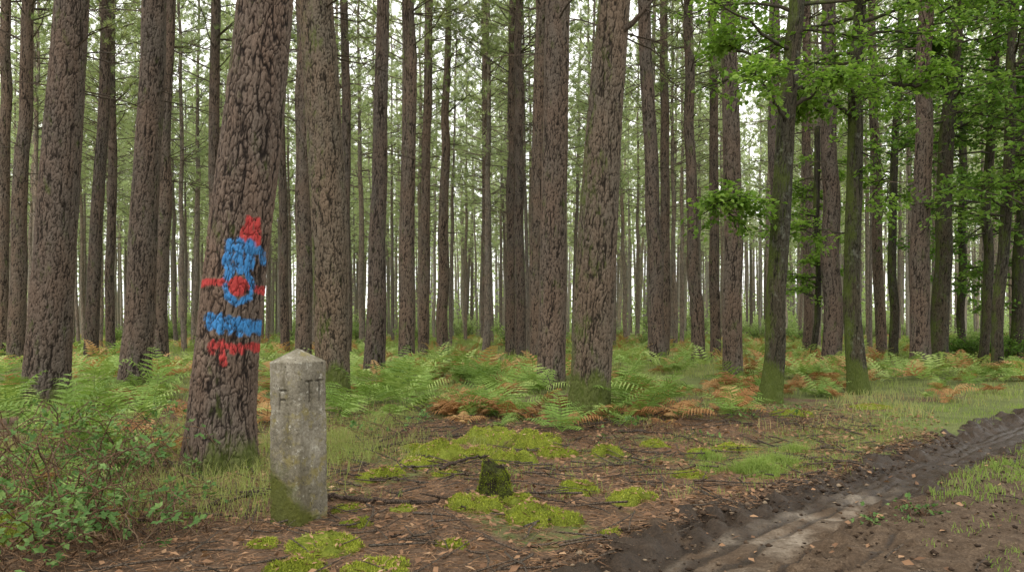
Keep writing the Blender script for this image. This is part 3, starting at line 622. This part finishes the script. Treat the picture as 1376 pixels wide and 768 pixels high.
x, y = clump(900, 12, .05, (1.5, 6), (4.2, 9), lambda x, y: (sdist(x, y) > .95) * ss(.0, .4, fbm(x * 1.8, y * 1.8, 5, 3, 90)) * .8)
addgrass(x, y, .05, .006, 1.1, rng.uniform(.0, .5, len(x)))
x, y = clump(1700, 10, .06, (-5, 5), (4, 12), lambda x, y: (sdist(x, y) < -.2) * ss(-.15, .5, fbm(x * 1., y * 1., 2, 3, 87)) * ss(4, 9, y) * .9)
addgrass(x, y, .12, .004, 1., rng.uniform(.2, 1, len(x)))
x, y = clump(1000, 20, .12, (-5.5, -1.4), (4.6, 11), lambda x, y: ss(4.4, 6.2, y) * ss(-.4, .3, fbm(x * 1.5, y * 1.5, 2, 3, 86)))
addgrass(x, y, .22, .004, 1., rng.uniform(.45, 1, len(x)))
x, y = clump(60, 30, .08, (-2.2, -.2), (7.4, 9.5), lambda x, y: 0 * x + .8)
addgrass(x, y, .17, .004, 1., rng.uniform(.5, 1, len(x)))
o = link(bpy.data.objects.new('grass', mb.mesh('grass', [M_grass]))); o['kind'] = 'stuff'; thing(o, 'green and straw coloured grass on the verge', 'grass')
mb = MB()
x, y = clump(3600, 16, .16, (-14, 16), (9, 24), lambda x, y: (np.abs(x) < y * .7) * (sdist(x, y) < -.6) * ss(9, 13, y) * ss(-.4, .3, fbm(x * .7, y * .7, 2, 3, 85)))
addgrass(x, y, .17, .009, .9, np.clip(rng.uniform(0, .6, len(x)) + .5 * (fbm(x * .3, y * .3, 0, 3, 22) + .3), 0, 1))
x, y = clump(9000, 14, .3, (-60, 60), (22, 90), lambda x, y: (np.abs(x) < y * .7) * (sdist(x, y) < -.8) * 1.)
addgrass(x, y, .30, .03, .8, np.clip(rng.uniform(0, .5, len(x)) + .6 * (fbm(x * .15, y * .15, 0, 3, 23) + .2), 0, 1))
o = link(bpy.data.objects.new('heath_undergrowth', mb.mesh('heath_undergrowth', [M_heath]))); o['kind'] = 'stuff'; thing(o, 'mixed heath grass and undergrowth beneath the pines', 'undergrowth')
# ---------------------------------------------------------------- litter
mb = MB(); rng = np.random.default_rng(66)
x, y = scatter(75000, (-4.5, 5), (3.6, 12), lambda x, y: (sdist(x, y) < .1) * (1 - .6 * ss(7, 12, y)))
n = len(x); a = rng.uniform(0, 6.28, n); P = np.stack([x, y, ground_h(x, y) + rng.uniform(.004, .02, n)], 1)
tris(mb, P, np.stack([np.cos(a), np.sin(a), rng.normal(0, .18, n)], 1), rng.uniform(.05, .11, n), .005, 0, rng.uniform(.2, 1, n))
x, y = scatter(13000, (-4.5, 6), (3.6, 13), lambda x, y: ((sdist(x, y) < 0.05) | (rng.uniform(size=len(x)) < .09)) * ss(-.5, .2, fbm(x * 1.5, y * 1.5, 0, 3, 19)))
n = len(x); a = rng.uniform(0, 6.28, n); P = np.stack([x, y, ground_h(x, y) + rng.uniform(.01, .03, n)], 1)
leaves(mb, P, np.stack([np.cos(a), np.sin(a), rng.normal(0, .3, n)], 1), np.array([0, 0, 1.]) + rng.normal(0, .4, (n, 3)), rng.uniform(.03, .075, n), rng.uniform(.02, .045, n), 0, rng.uniform(.1, 1, n) ** 1.1)
for _ in range(1300):
    x = rng.uniform(-4, 4.5); y = rng.uniform(4, 12)
    if sdist(np.array([x]), np.array([y]))[0] > .0 and rng.uniform() < .95: continue
    a = rng.uniform(0, 6.28); l = rng.uniform(.1, .6); u = np.linspace(-.5, .5, 4); px_ = x + math.cos(a) * l * u + rng.normal(0, .01, 4); py_ = y + math.sin(a) * l * u + rng.normal(0, .01, 4)
    tube(mb, np.stack([px_, py_, ground_h(px_, py_) + .018 + rng.uniform(0, .03) + u * rng.normal(0, .06)], 1), np.linspace(.006, .003, 4) * rng.uniform(.6, 1.6), 4, 1)
o = link(bpy.data.objects.new('leaf_litter', mb.mesh('leaf_litter', [M_litter, M_wood]))); o['kind'] = 'stuff'; thing(o, 'brown needles dead leaves and twigs on the forest floor', 'leaf litter')
mb = MB()
m_, nt, out = newmat('mud_crumbs'); geo = nt.nodes.new('ShaderNodeNewGeometry')
pbsdf(nt, out, ramp(nt, attr(nt, 'v'), [(0, (.022, .014, .009)), (.7, (.08, .053, .034)), (1, (.22, .165, .11))]), .9, bump(nt, noise(nt, geo.outputs['Position'], 120), .6, .005), .12)
ico = np.array([(0, 0, 1), (.9, 0, .3), (.28, .85, .3), (-.72, .53, .3), (-.72, -.53, .3), (.28, -.85, .3), (0, 0, -.6)]); it = np.array([(0, 1, 2), (0, 2, 3), (0, 3, 4), (0, 4, 5), (0, 5, 1), (6, 2, 1), (6, 3, 2), (6, 4, 3), (6, 5, 4), (6, 1, 5)])
for _ in range(5600):
    y = rng.uniform(3.9, 9.5); s = abs(rng.normal(.0, .25)) - .05 if rng.uniform() < .5 else rng.uniform(0, 2.6); x = float(np.interp(y, TY, TX)) + (s - .05) / .7
    if .32 < s < .70 and rng.uniform() < .7: continue
    r = min(rng.exponential(.006) + .004, .026)
    mb.add((ico * r * rng.uniform(.5, 1.4, (7, 3))) * np.array([1.2, 1.2, .7]) + np.array([x, y, gz(x, y) + .005]), T=it, v=rng.uniform(0, 1) ** 1.6)
o = link(bpy.data.objects.new('mud_clods', mb.mesh('mud_clods', [m_], (0,)))); o['kind'] = 'stuff'; thing(o, 'small clods of mud on the track', 'mud')
# ---------------------------------------------------------------- moss
mm, nt, out = newmat('moss_cushion'); geo = nt.nodes.new('ShaderNodeNewGeometry'); n1 = noise(nt, geo.outputs['Position'], 80, 5, .8); n2 = noise(nt, geo.outputs['Position'], 9, 4)
mc = ramp(nt, mth(nt, 'ADD', mth(nt, 'MULTIPLY', n1, .6), mth(nt, 'MULTIPLY', n2, .4)), [(.3, (.045, .06, .008)), (.5, (.155, .185, .025)), (.72, (.34, .36, .065))])
brn = ramp(nt, noise(nt, geo.outputs['Position'], 5, 6, .75), [(.56, (0, 0, 0)), (.66, (.8, .8, .8))])
pbsdf(nt, out, mix(nt, brn, mc, mix(nt, n1, (.05, .032, .018), (.20, .135, .07))), .95, bump(nt, n1, 1, .02), .1)
rng = np.random.default_rng(70)
def moss_patch(px, py, wpx, h, label='bright yellow green moss cushion on the forest floor', asp=.6):
    d = CH * F / (py - HZ); x0 = (px - 688) / F * d; r = wpx / 2 / F * d; sd = int(px + py)
    nr, nc = 30, 72; rr = (np.arange(nr) / (nr - 1))[:, None]; th = (np.arange(nc) / nc * 2 * np.pi)[None]
    lob = 1 + .8 * fbm(np.cos(th) * 1.8 + sd, np.sin(th) * 1.8, 0, 5, sd % 97)
    X = rr * np.cos(th) * r * lob; Y = rr * np.sin(th) * r * lob * max(asp, .3) * 1.35
    Z = (1 - rr ** 2.2) * h * 1.15 * (1 + .7 * fbm(X * 7 + sd, Y * 7, 0, 3, 4)) + .018 * fbm(X * 22, Y * 22, 0, 3, 6) * (rr < .97) - .04 * ss(.75, 1., rr)
    gx, gy = X + x0, Y + d; G = ground_h(gx, gy); z0 = gz(x0, d)
    V = np.stack([X + 0 * rr, Y, Z + G - z0], -1)
    mb = MB(); mb.add(V, Q=grid_quads(nr, nc, True), mat=0, v=.5)
    n = int(np.clip(9000 * r * r * 8, 600, 6000)); i = (np.sqrt(rng.uniform(0, 1, n)) * (nr - 2)).astype(int); j = rng.integers(0, nc, n)
    k = fbm(gx[i, j] * 5, gy[i, j] * 5, 0, 3, 44) > -.35
    i = i[k]; j = j[k]; n = len(i)
    P = V[i, j] + rng.normal(0, .008, (n, 3)) * np.array([1, 1, .3])
    tris(mb, P, np.array([0, 0, 1.]) + rng.normal(0, .5, (n, 3)), rng.uniform(.010, .022, n), .006, 1, rng.uniform(0, 1, n))
    m = n // 50 + 6; i = rng.integers(0, nr - 1, m); j = rng.integers(0, nc, m); a = rng.uniform(0, 6.28, m)
    leaves(mb, V[i, j] + np.array([0, 0, .012]), np.stack([np.cos(a), np.sin(a), rng.normal(0, .3, m)], 1), np.array([0, 0, 1.]) + rng.normal(0, .3, (m, 3)), rng.uniform(.02, .06, m), .018, 2, rng.uniform(.2, 1, m))
    o = link(bpy.data.objects.new('moss_patch', mb.mesh('moss_patch', [mm, M_moss_fuzz, M_litter], (0,)))); o.location = (x0, d, z0)
    thing(o, label, 'moss', 'moss cushions on the forest floor')
for a in [(640, 684, 84, .08), (700, 680, 50, .05), (722, 702, 115, .08), (850, 678, 66, .07), (655, 594, 90, .12), (592, 614, 90, .11), (715, 602, 90, .12), (640, 616, 64, .09), (688, 626, 54, .12), (748, 612, 60, .07), (815, 614, 44, .08),
          (780, 662, 70, .05), (515, 642, 70, .06), (440, 735, 110, .06), (400, 766, 90, .05), (505, 764, 100, .04), (468, 688, 50, .03), (942, 608, 40, .05), (15, 722, 60, .1), (735, 592, 44, .06), (560, 604, 46, .06), (600, 640, 50, .03), (480, 705, 46, .02), (880, 596, 40, .05), (560, 628, 60, .05), (1170, 548, 60, .05), (1060, 560, 60, .05), (930, 640, 50, .03), (990, 600, 60, .04), (540, 690, 40, .02), (820, 720, 40, .02), (610, 735, 50, .02), (350, 735, 50, .03)]:
    moss_patch(*a)
# ---------------------------------------------------------------- stump
mb = MB(); d = 5.80; x0 = (665 - 688) / F * d; nr, nc = 40, 48
zz = np.linspace(-.05, .22, nr)[:, None]; th = (np.arange(nc) / nc * 2 * np.pi)[None]; t = np.clip(zz / .22, 0, 1)
rad = .115 * (1 - .34 * t ** 1.6) * (1 + .25 * np.exp(-t * 5)) * (1 + .25 * fbm(np.cos(th) * 2, np.sin(th) * 2, zz * 6, 3, 2)) + .012 * fbm(np.cos(th) * 8, np.sin(th) * 8, zz * 30, 3, 8)
top = .035 * np.cos(th - 2.6) * t ** 3
X = np.cos(th) * rad - .01 * t; Y = np.sin(th) * rad; Z = zz + top + .03 * fbm(np.cos(th) * 4, np.sin(th) * 4, 0, 2, 9) * t
V = np.stack(np.broadcast_arrays(X, Y, Z), -1); c = V[-1].mean(0)
mb.add(V, Q=grid_quads(nr, nc, True), mat=0)
mb.add(np.concatenate([V[-1], [c - np.array([0, 0, .02])]]), T=np.array([(i, (i + 1) % nc, nc) for i in range(nc)]), mat=2, v=.2)
n = 3000; i = rng.integers(0, nr, n); j = rng.integers(0, nc, n); k = fbm(V[i, j, 0] * 9, V[i, j, 1] * 9, V[i, j, 2] * 9, 3, 4) > .0; P = V[i, j][k]
tris(mb, P, nrm(P * np.array([1, 1, .3])) + rng.normal(0, .4, P.shape) + np.array([0, 0, .3]), .015, .005, 1, rng.uniform(0, .25, len(P)))
ms_, nt, out = newmat('mossy_stump_wood'); geo = nt.nodes.new('ShaderNodeNewGeometry'); q = noise(nt, geo.outputs['Position'], 14, 5, .7)
pbsdf(nt, out, ramp(nt, q, [(.42, (.02, .015, .011)), (.52, (.035, .04, .010)), (.72, (.09, .105, .022))]), .95, bump(nt, noise(nt, geo.outputs['Position'], 70), 1, .02), .1)
o = link(bpy.data.objects.new('tree_stump', mb.mesh('tree_stump', [ms_, M_moss_fuzz, ms_], (0,)))); o.location = (x0, d, gz(x0, d)); o.scale = (1.05, 1.05, 1.1); thing(o, 'small dark mossy pointed tree stump among moss cushions', 'stump')
# ---------------------------------------------------------------- fallen branches
def fallen(pts, r, label):
    P = []
    for px, py, lift in pts:
        d = CH * F / (py - HZ); x = (px - 688) / F * d; P.append((x, d, gz(x, d) + lift))
    P = np.array(P); uu = np.linspace(0, len(P) - 1, len(P) * 5); Q = np.stack([np.interp(uu, np.arange(len(P)), P[:, i]) for i in range(3)], 1)
    Q += rng.normal(0, .008, Q.shape); o0 = Q[0].copy(); mb = MB(); tube(mb, Q - o0, r * np.linspace(1, .5, len(Q)) * rng.uniform(.85, 1.15, len(Q)), 8, 0)
    for _ in range(3):
        i = rng.integers(3, len(Q) - 1); dd = nrm(rng.normal(0, 1, 3) * np.array([1, 1, .2]) + np.array([0, 0, .25])); l = rng.uniform(.08, .22)
        tube(mb, np.array([Q[i] - o0, Q[i] - o0 + dd * l * .5, Q[i] - o0 + dd * l]), [r * .45, r * .35, r * .2], 5, 0)
    o = link(bpy.data.objects.new('fallen_branch', mb.mesh('fallen_branch', [M_stick], (0,)))); o.location = o0; thing(o, label, 'branch', 'fallen branches on the forest floor')
M_stick = barkmat('stick_bark', (.02, .015, .012), (.06, .043, .033), (.16, .125, .10), use_attr=False, scale=4)
for pts, r in [([(438, 676, .03), (500, 678, .03), (560, 684, .03), (610, 680, .05)], .022), ([(245, 692, .02), (300, 680, .04), (358, 668, .03)], .016), ([(590, 640, .05), (620, 632, .07), (652, 624, .07)], .018), ([(255, 640, .05), (290, 655, .02), (318, 662, .02)], .015),
              ([(455, 640, .03), (520, 650, .04), (560, 652, .03)], .010), ([(690, 676, .04), (740, 680, .04), (790, 682, .02)], .009), ([(340, 640, .04), (330, 610, .05), (350, 600, .06)], .01), ([(470, 610, .04), (540, 600, .05), (600, 596, .03)], .01), ([(730, 560, .03), (745, 548, .2), (735, 535, .4)], .012),
              ([(830, 580, .03), (900, 585, .05), (960, 600, .03)], .011), ([(500, 600, .03), (560, 575, .04)], .012), ([(520, 720, .02), (600, 735, .02)], .007)]:
    fallen(pts, r, 'dark fallen branch lying on pine needles')
# ---------------------------------------------------------------- boundary stone
def marker():
    d = 5.28; x0 = (402 - 688) / F * d; z0 = gz(x0, d)
    half = .138; ch = .018
    N = 352; corners = [(half, -half + ch), (half, half - ch), (half - ch, half), (-half + ch, half), (-half, half - ch), (-half, -half + ch), (-half + ch, -half), (half - ch, -half)]
    C = np.array(corners + [corners[0]]); seg = np.linalg.norm(np.diff(C, axis=0), axis=1); cum = np.concatenate([[0], np.cumsum(seg)]); t = np.arange(N) / N * cum[-1]
    cx = np.interp(t, cum, C[:, 0]); cy = np.interp(t, cum, C[:, 1])
    Hs = 1.045; zt = np.arange(-.25, Hs, .0045); capn = 26
    Z = []; X = []; Y = []
    for z in zt: k = 1.0 - .03 * max(z, 0); X.append(cx * k); Y.append(cy * k); Z.append(np.full(N, z))
    for i in range(1, capn + 1):
        q = i / capn; k = (1 - .03 * Hs) * (1 - q * .999); X.append(cx * k); Y.append(cy * k); Z.append(np.full(N, Hs + .088 * q ** .95))
    X = np.array(X); Y = np.array(Y); Z = np.array(Z)
    r = np.hypot(X, Y) + 1e-6
    er = .005 * fbm(X * 9, Y * 9, Z * 9, 4, 1) + .004 * fbm(X * 50, Y * 50, Z * 50, 3, 2)
    f1, f2, cid = cell((X * 14).ravel(), (Y * 14).ravel(), (Z * 14).ravel(), 8); f1 = f1.reshape(X.shape)
    er -= .008 * (1 - ss(.0, .2, f1))
    cornerness = ss(half * 1.22, half * 1.38, r); er -= .018 * cornerness * ss(.15, .5, fbm(X * 14, Y * 14, Z * 14, 3, 33))
    capm = ss(Hs - .0, Hs + .09, Z)
    X = X * (1 + er / r * (1 - capm)); Y = Y * (1 + er / r * (1 - capm)); Z = Z + er * capm * .5
    car = np.zeros(X.shape)
    def carve(strokes, face):
        nonlocal X, Y, car
        u = Y if face == 'x' else X; on = (X > half * .8) if face == 'x' else (Y < -half * .8)
        for (u1, z1), (u2, z2) in strokes:
            du, dz = u2 - u1, z2 - z1; tt = np.clip(((u - u1) * du + (Z - z1) * dz) / (du * du + dz * dz), 0, 1); dd = np.hypot(u - u1 - tt * du, Z - z1 - tt * dz)
            g = (1 - ss(.004, .010, dd + .003 * fbm(u * 40, Z * 40, 0, 2, 3))) * on; dep = .010 * g; car = np.maximum(car, g)
            if face == 'x': X = X - dep
            else: Y = Y + dep
    zc = .85
    carve([((-.055, zc + .07), (.0, zc + .07)), ((-.028, zc + .07), (-.028, zc - .06)), ((.03, zc + .07), (.09, zc + .07)), ((.06, zc + .07), (.06, zc - .06))], 'x')
    zc = .80
    carve([((-.03, zc + .06), (-.03, zc - .06)), ((-.03, zc + .06), (.035, zc + .06)), ((-.03, zc), (.02, zc))], 'y')
    mb = MB(); mb.add(np.stack([X, Y, Z], -1), Q=grid_quads(X.shape[0], N, True), v=car.ravel())
    m, nt, out = newmat('weathered_stone'); tc = nt.nodes.new('ShaderNodeTexCoord'); P = tc.outputs['Object']
    n1 = noise(nt, P, 70, 6, .8); n2 = noise(nt, P, 5, 5, .7); n3 = noise(nt, sc(nt, P, (9, 9, 1.6)), 1, 5, .65); sep = nt.nodes.new('ShaderNodeSeparateXYZ'); nt.links.new(P, sep.inputs[0])
    c = ramp(nt, mth(nt, 'ADD', mth(nt, 'MULTIPLY', n1, .5), mth(nt, 'MULTIPLY', n2, .5)), [(.32, (.06, .052, .038)), (.5, (.19, .17, .128)), (.7, (.38, .35, .28))])
    c = mix(nt, ramp(nt, n3, [(.46, (0, 0, 0)), (.66, (.75, .75, .75))]), c, (.085, .072, .042))
    yl = ramp(nt, mth(nt, 'ADD', noise(nt, P, 8, 5, .7), mth(nt, 'MULTIPLY', mth(nt, 'SUBTRACT', .9, sep.outputs[2]), .10)), [(.55, (0, 0, 0)), (.67, (.65, .65, .65))])
    c = mix(nt, yl, c, (.21, .175, .055))
    wl = ramp(nt, noise(nt, P, 18, 6, .75), [(.58, (0, 0, 0)), (.65, (.7, .7, .7))]); c = mix(nt, wl, c, (.42, .40, .33))
    hole = ramp(nt, noise(nt, P, 40, 4, .6), [(.62, (0, 0, 0)), (.70, (.8, .8, .8))]); c = mix(nt, hole, c, (.035, .03, .022))
    ml = mth(nt, 'ADD', mth(nt, 'SUBTRACT', .54, mth(nt, 'MULTIPLY', sep.outputs[2], 1.2)), mth(nt, 'MULTIPLY', noise(nt, P, 9, 5, .7), .7))
    ml = mth(nt, 'SUBTRACT', ml, mth(nt, 'MULTIPLY', mth(nt, 'ADD', sep.outputs[1], sep.outputs[0]), 1.1))
    c = mix(nt, ramp(nt, ml, [(.60, (0, 0, 0)), (.78, (.92, .92, .92))]), c, mix(nt, n1, (.02, .026, .006), (.12, .13, .025)))
    c = mix(nt, mth(nt, 'MULTIPLY', attr(nt, 'v'), .5), c, (.035, .03, .021))
    pbsdf(nt, out, c, .92, bump(nt, n1, .9, .008), .1)
    o = link(bpy.data.objects.new('boundary_stone', mb.mesh('boundary_stone', [m], (0,)))); o.location = (x0, d, z0)
    o.rotation_euler = (0, math.radians(-.6), math.radians(-47) - math.atan2(x0, d))
    thing(o, 'weathered lichen covered square boundary stone with carved letters', 'boundary stone')
marker()
# ---------------------------------------------------------------- brambles
def bramble(x, y, R, H, seed, stems=16, dens=1., label='bramble thicket with thin arching stems and green leaves', ls=1., bare_p=.6):
    global rng
    rng = np.random.default_rng(seed); mb = MB()
    for k in range(stems):
        a = rng.uniform(0, 6.28); b0 = np.array([rng.normal(0, R * .45), rng.normal(0, R * .45), -.02]); L = R * rng.uniform(.7, 1.7); h = H * rng.uniform(.3, 1.35)
        u = np.linspace(0, 1, 12)[:, None]; dirv = np.array([math.cos(a), math.sin(a), 0])
        P = b0 + dirv * L * u + np.array([0, 0, 1.]) * h * np.sin(np.clip(u * rng.uniform(1.7, 2.9), 0, 3)) + np.cumsum(rng.normal(0, .014, (12, 3)), 0)
        bare = rng.uniform() < bare_p
        tube(mb, P, np.linspace(.0060, .0025, 12), 5, 1)
        if bare:
            for q in range(6):
                i = rng.integers(3, 11); dd = nrm(rng.normal(0, 1, 3)); l = rng.uniform(.08, .3); tube(mb, [P[i], P[i] + dd * l], [.0035, .0015], 3, 1)
            continue
        m = int(19 * dens); s = rng.uniform(.2, 1, m) * 11; i = np.minimum(s.astype(int), 10); B = P[i] + (P[i + 1] - P[i]) * (s - i)[:, None]
        pd = nrm(rng.normal(0, 1, (m, 3)) * np.array([1, 1, .5]) + np.array([0, 0, .2])); pt = B + pd * rng.uniform(.02, .08, (m, 1))
        for q in range(m): tube(mb, [B[q], pt[q]], [.0015, .001], 3, 1)
        vv = rng.uniform(0, 1, m)
        N = nrm(np.array([0, -.25, 1.]) + rng.normal(0, .5, (m, 3)))
        for ang in (-1.15, 0, 1.15):
            S = np.cross(pd, N); dd = nrm(pd * math.cos(ang) + S * math.sin(ang)); leaves(mb, pt, dd, N, rng.uniform(.028, .052, m) * ls, rng.uniform(.02, .034, m) * ls, 0, vv * .7 + rng.uniform(0, .3, m))
    o = link(bpy.data.objects.new('bramble_bush', mb.mesh('bramble_bush', [M_bramble, M_bstem], (1,)))); o.location = (x, y, gz(x, y)); thing(o, label, 'bramble', 'brambles by the forest edge')
M_bstem = barkmat('bramble_stem', (.06, .035, .022), (.17, .10, .06), (.32, .22, .14), use_attr=False, scale=5)
for i, a in enumerate([(-3.0, 4.9, .5, .50), (-2.55, 4.6, .45, .32), (-2.75, 4.25, .4, .26), (-2.45, 5.3, .4, .30), (-3.7, 6.0, .6, .56), (-2.1, 4.75, .32, .20), (-3.1, 6.2, .5, .36), (-3.3, 5.4, .5, .50), (-3.3, 6.9, .5, .4), (-4.0, 7.2, .6, .5)]):
    bramble(*a, 700 + i, 19, .95)
bramble(2.85, 5.5, .13, .03, 720, 8, .4, 'low leafy weed growing on the muddy track', .7, 0)
bramble(2.5, 5.45, .10, .03, 721, 6, .4, 'low leafy weed growing on the muddy track', .7, 0)
bramble(.9, 8.6, .4, .14, 722, 10, .6, 'low bramble creeping over moss and needles'); bramble(3.3, 10.2, .5, .2, 723, 10, .7, 'low bramble creeping over moss and needles'); bramble(1.8, 9.6, .5, .18, 724, 10, .7, 'low bramble creeping over moss and needles')
bramble(-1.3, 9.3, .4, .2, 725, 10, .7, 'low bramble creeping over moss and needles')
# ---------------------------------------------------------------- light, sky, camera
w = bpy.data.worlds.new('World'); scene.world = w; w.use_nodes = True; nt = w.node_tree
bg = nt.nodes['Background']; sky = nt.nodes.new('ShaderNodeTexSky'); sky.sky_type = 'NISHITA'; sky.sun_disc = False
el, rot = math.radians(52), math.radians(215); sky.sun_elevation = el; sky.sun_rotation = rot; sky.dust_density = 3
hs = nt.nodes.new('ShaderNodeHueSaturation'); hs.inputs['Saturation'].default_value = .25; nt.links.new(sky.outputs[0], hs.inputs['Color'])
mx = nt.nodes.new('ShaderNodeMix'); mx.data_type = 'RGBA'; mx.inputs[0].default_value = .8; nt.links.new(hs.outputs[0], mx.inputs[6]); mx.inputs[7].default_value = (15.6, 15.5, 15.0, 1)
nt.links.new(mx.outputs[2], bg.inputs[0]); bg.inputs[1].default_value = .15
sun = link(bpy.data.objects.new('sun', bpy.data.lights.new('sun', 'SUN'))); sun.data.energy = 1.5; sun.data.angle = math.radians(15); sun.data.color = (1, .95, .87)
sd = Vector((math.sin(rot) * math.cos(el), math.cos(rot) * math.cos(el), math.sin(el)))
sun.rotation_euler = (-sd).to_track_quat('-Z', 'Y').to_euler()
cam = link(bpy.data.objects.new('camera', bpy.data.cameras.new('camera'))); scene.camera = cam
cam.location = (0, 0, CH); cam.rotation_euler = (math.radians(90), 0, 0); cam.data.sensor_width = 36; cam.data.lens = 36 * F / 1376; cam.data.shift_y = (HZ - 384) / 1376; cam.data.clip_end = 3000; cam.data.clip_start = .05
scene.view_settings.view_transform = 'Standard'; scene.view_settings.look = 'None'; scene.view_settings.exposure = 0
print('ferns', cnt)
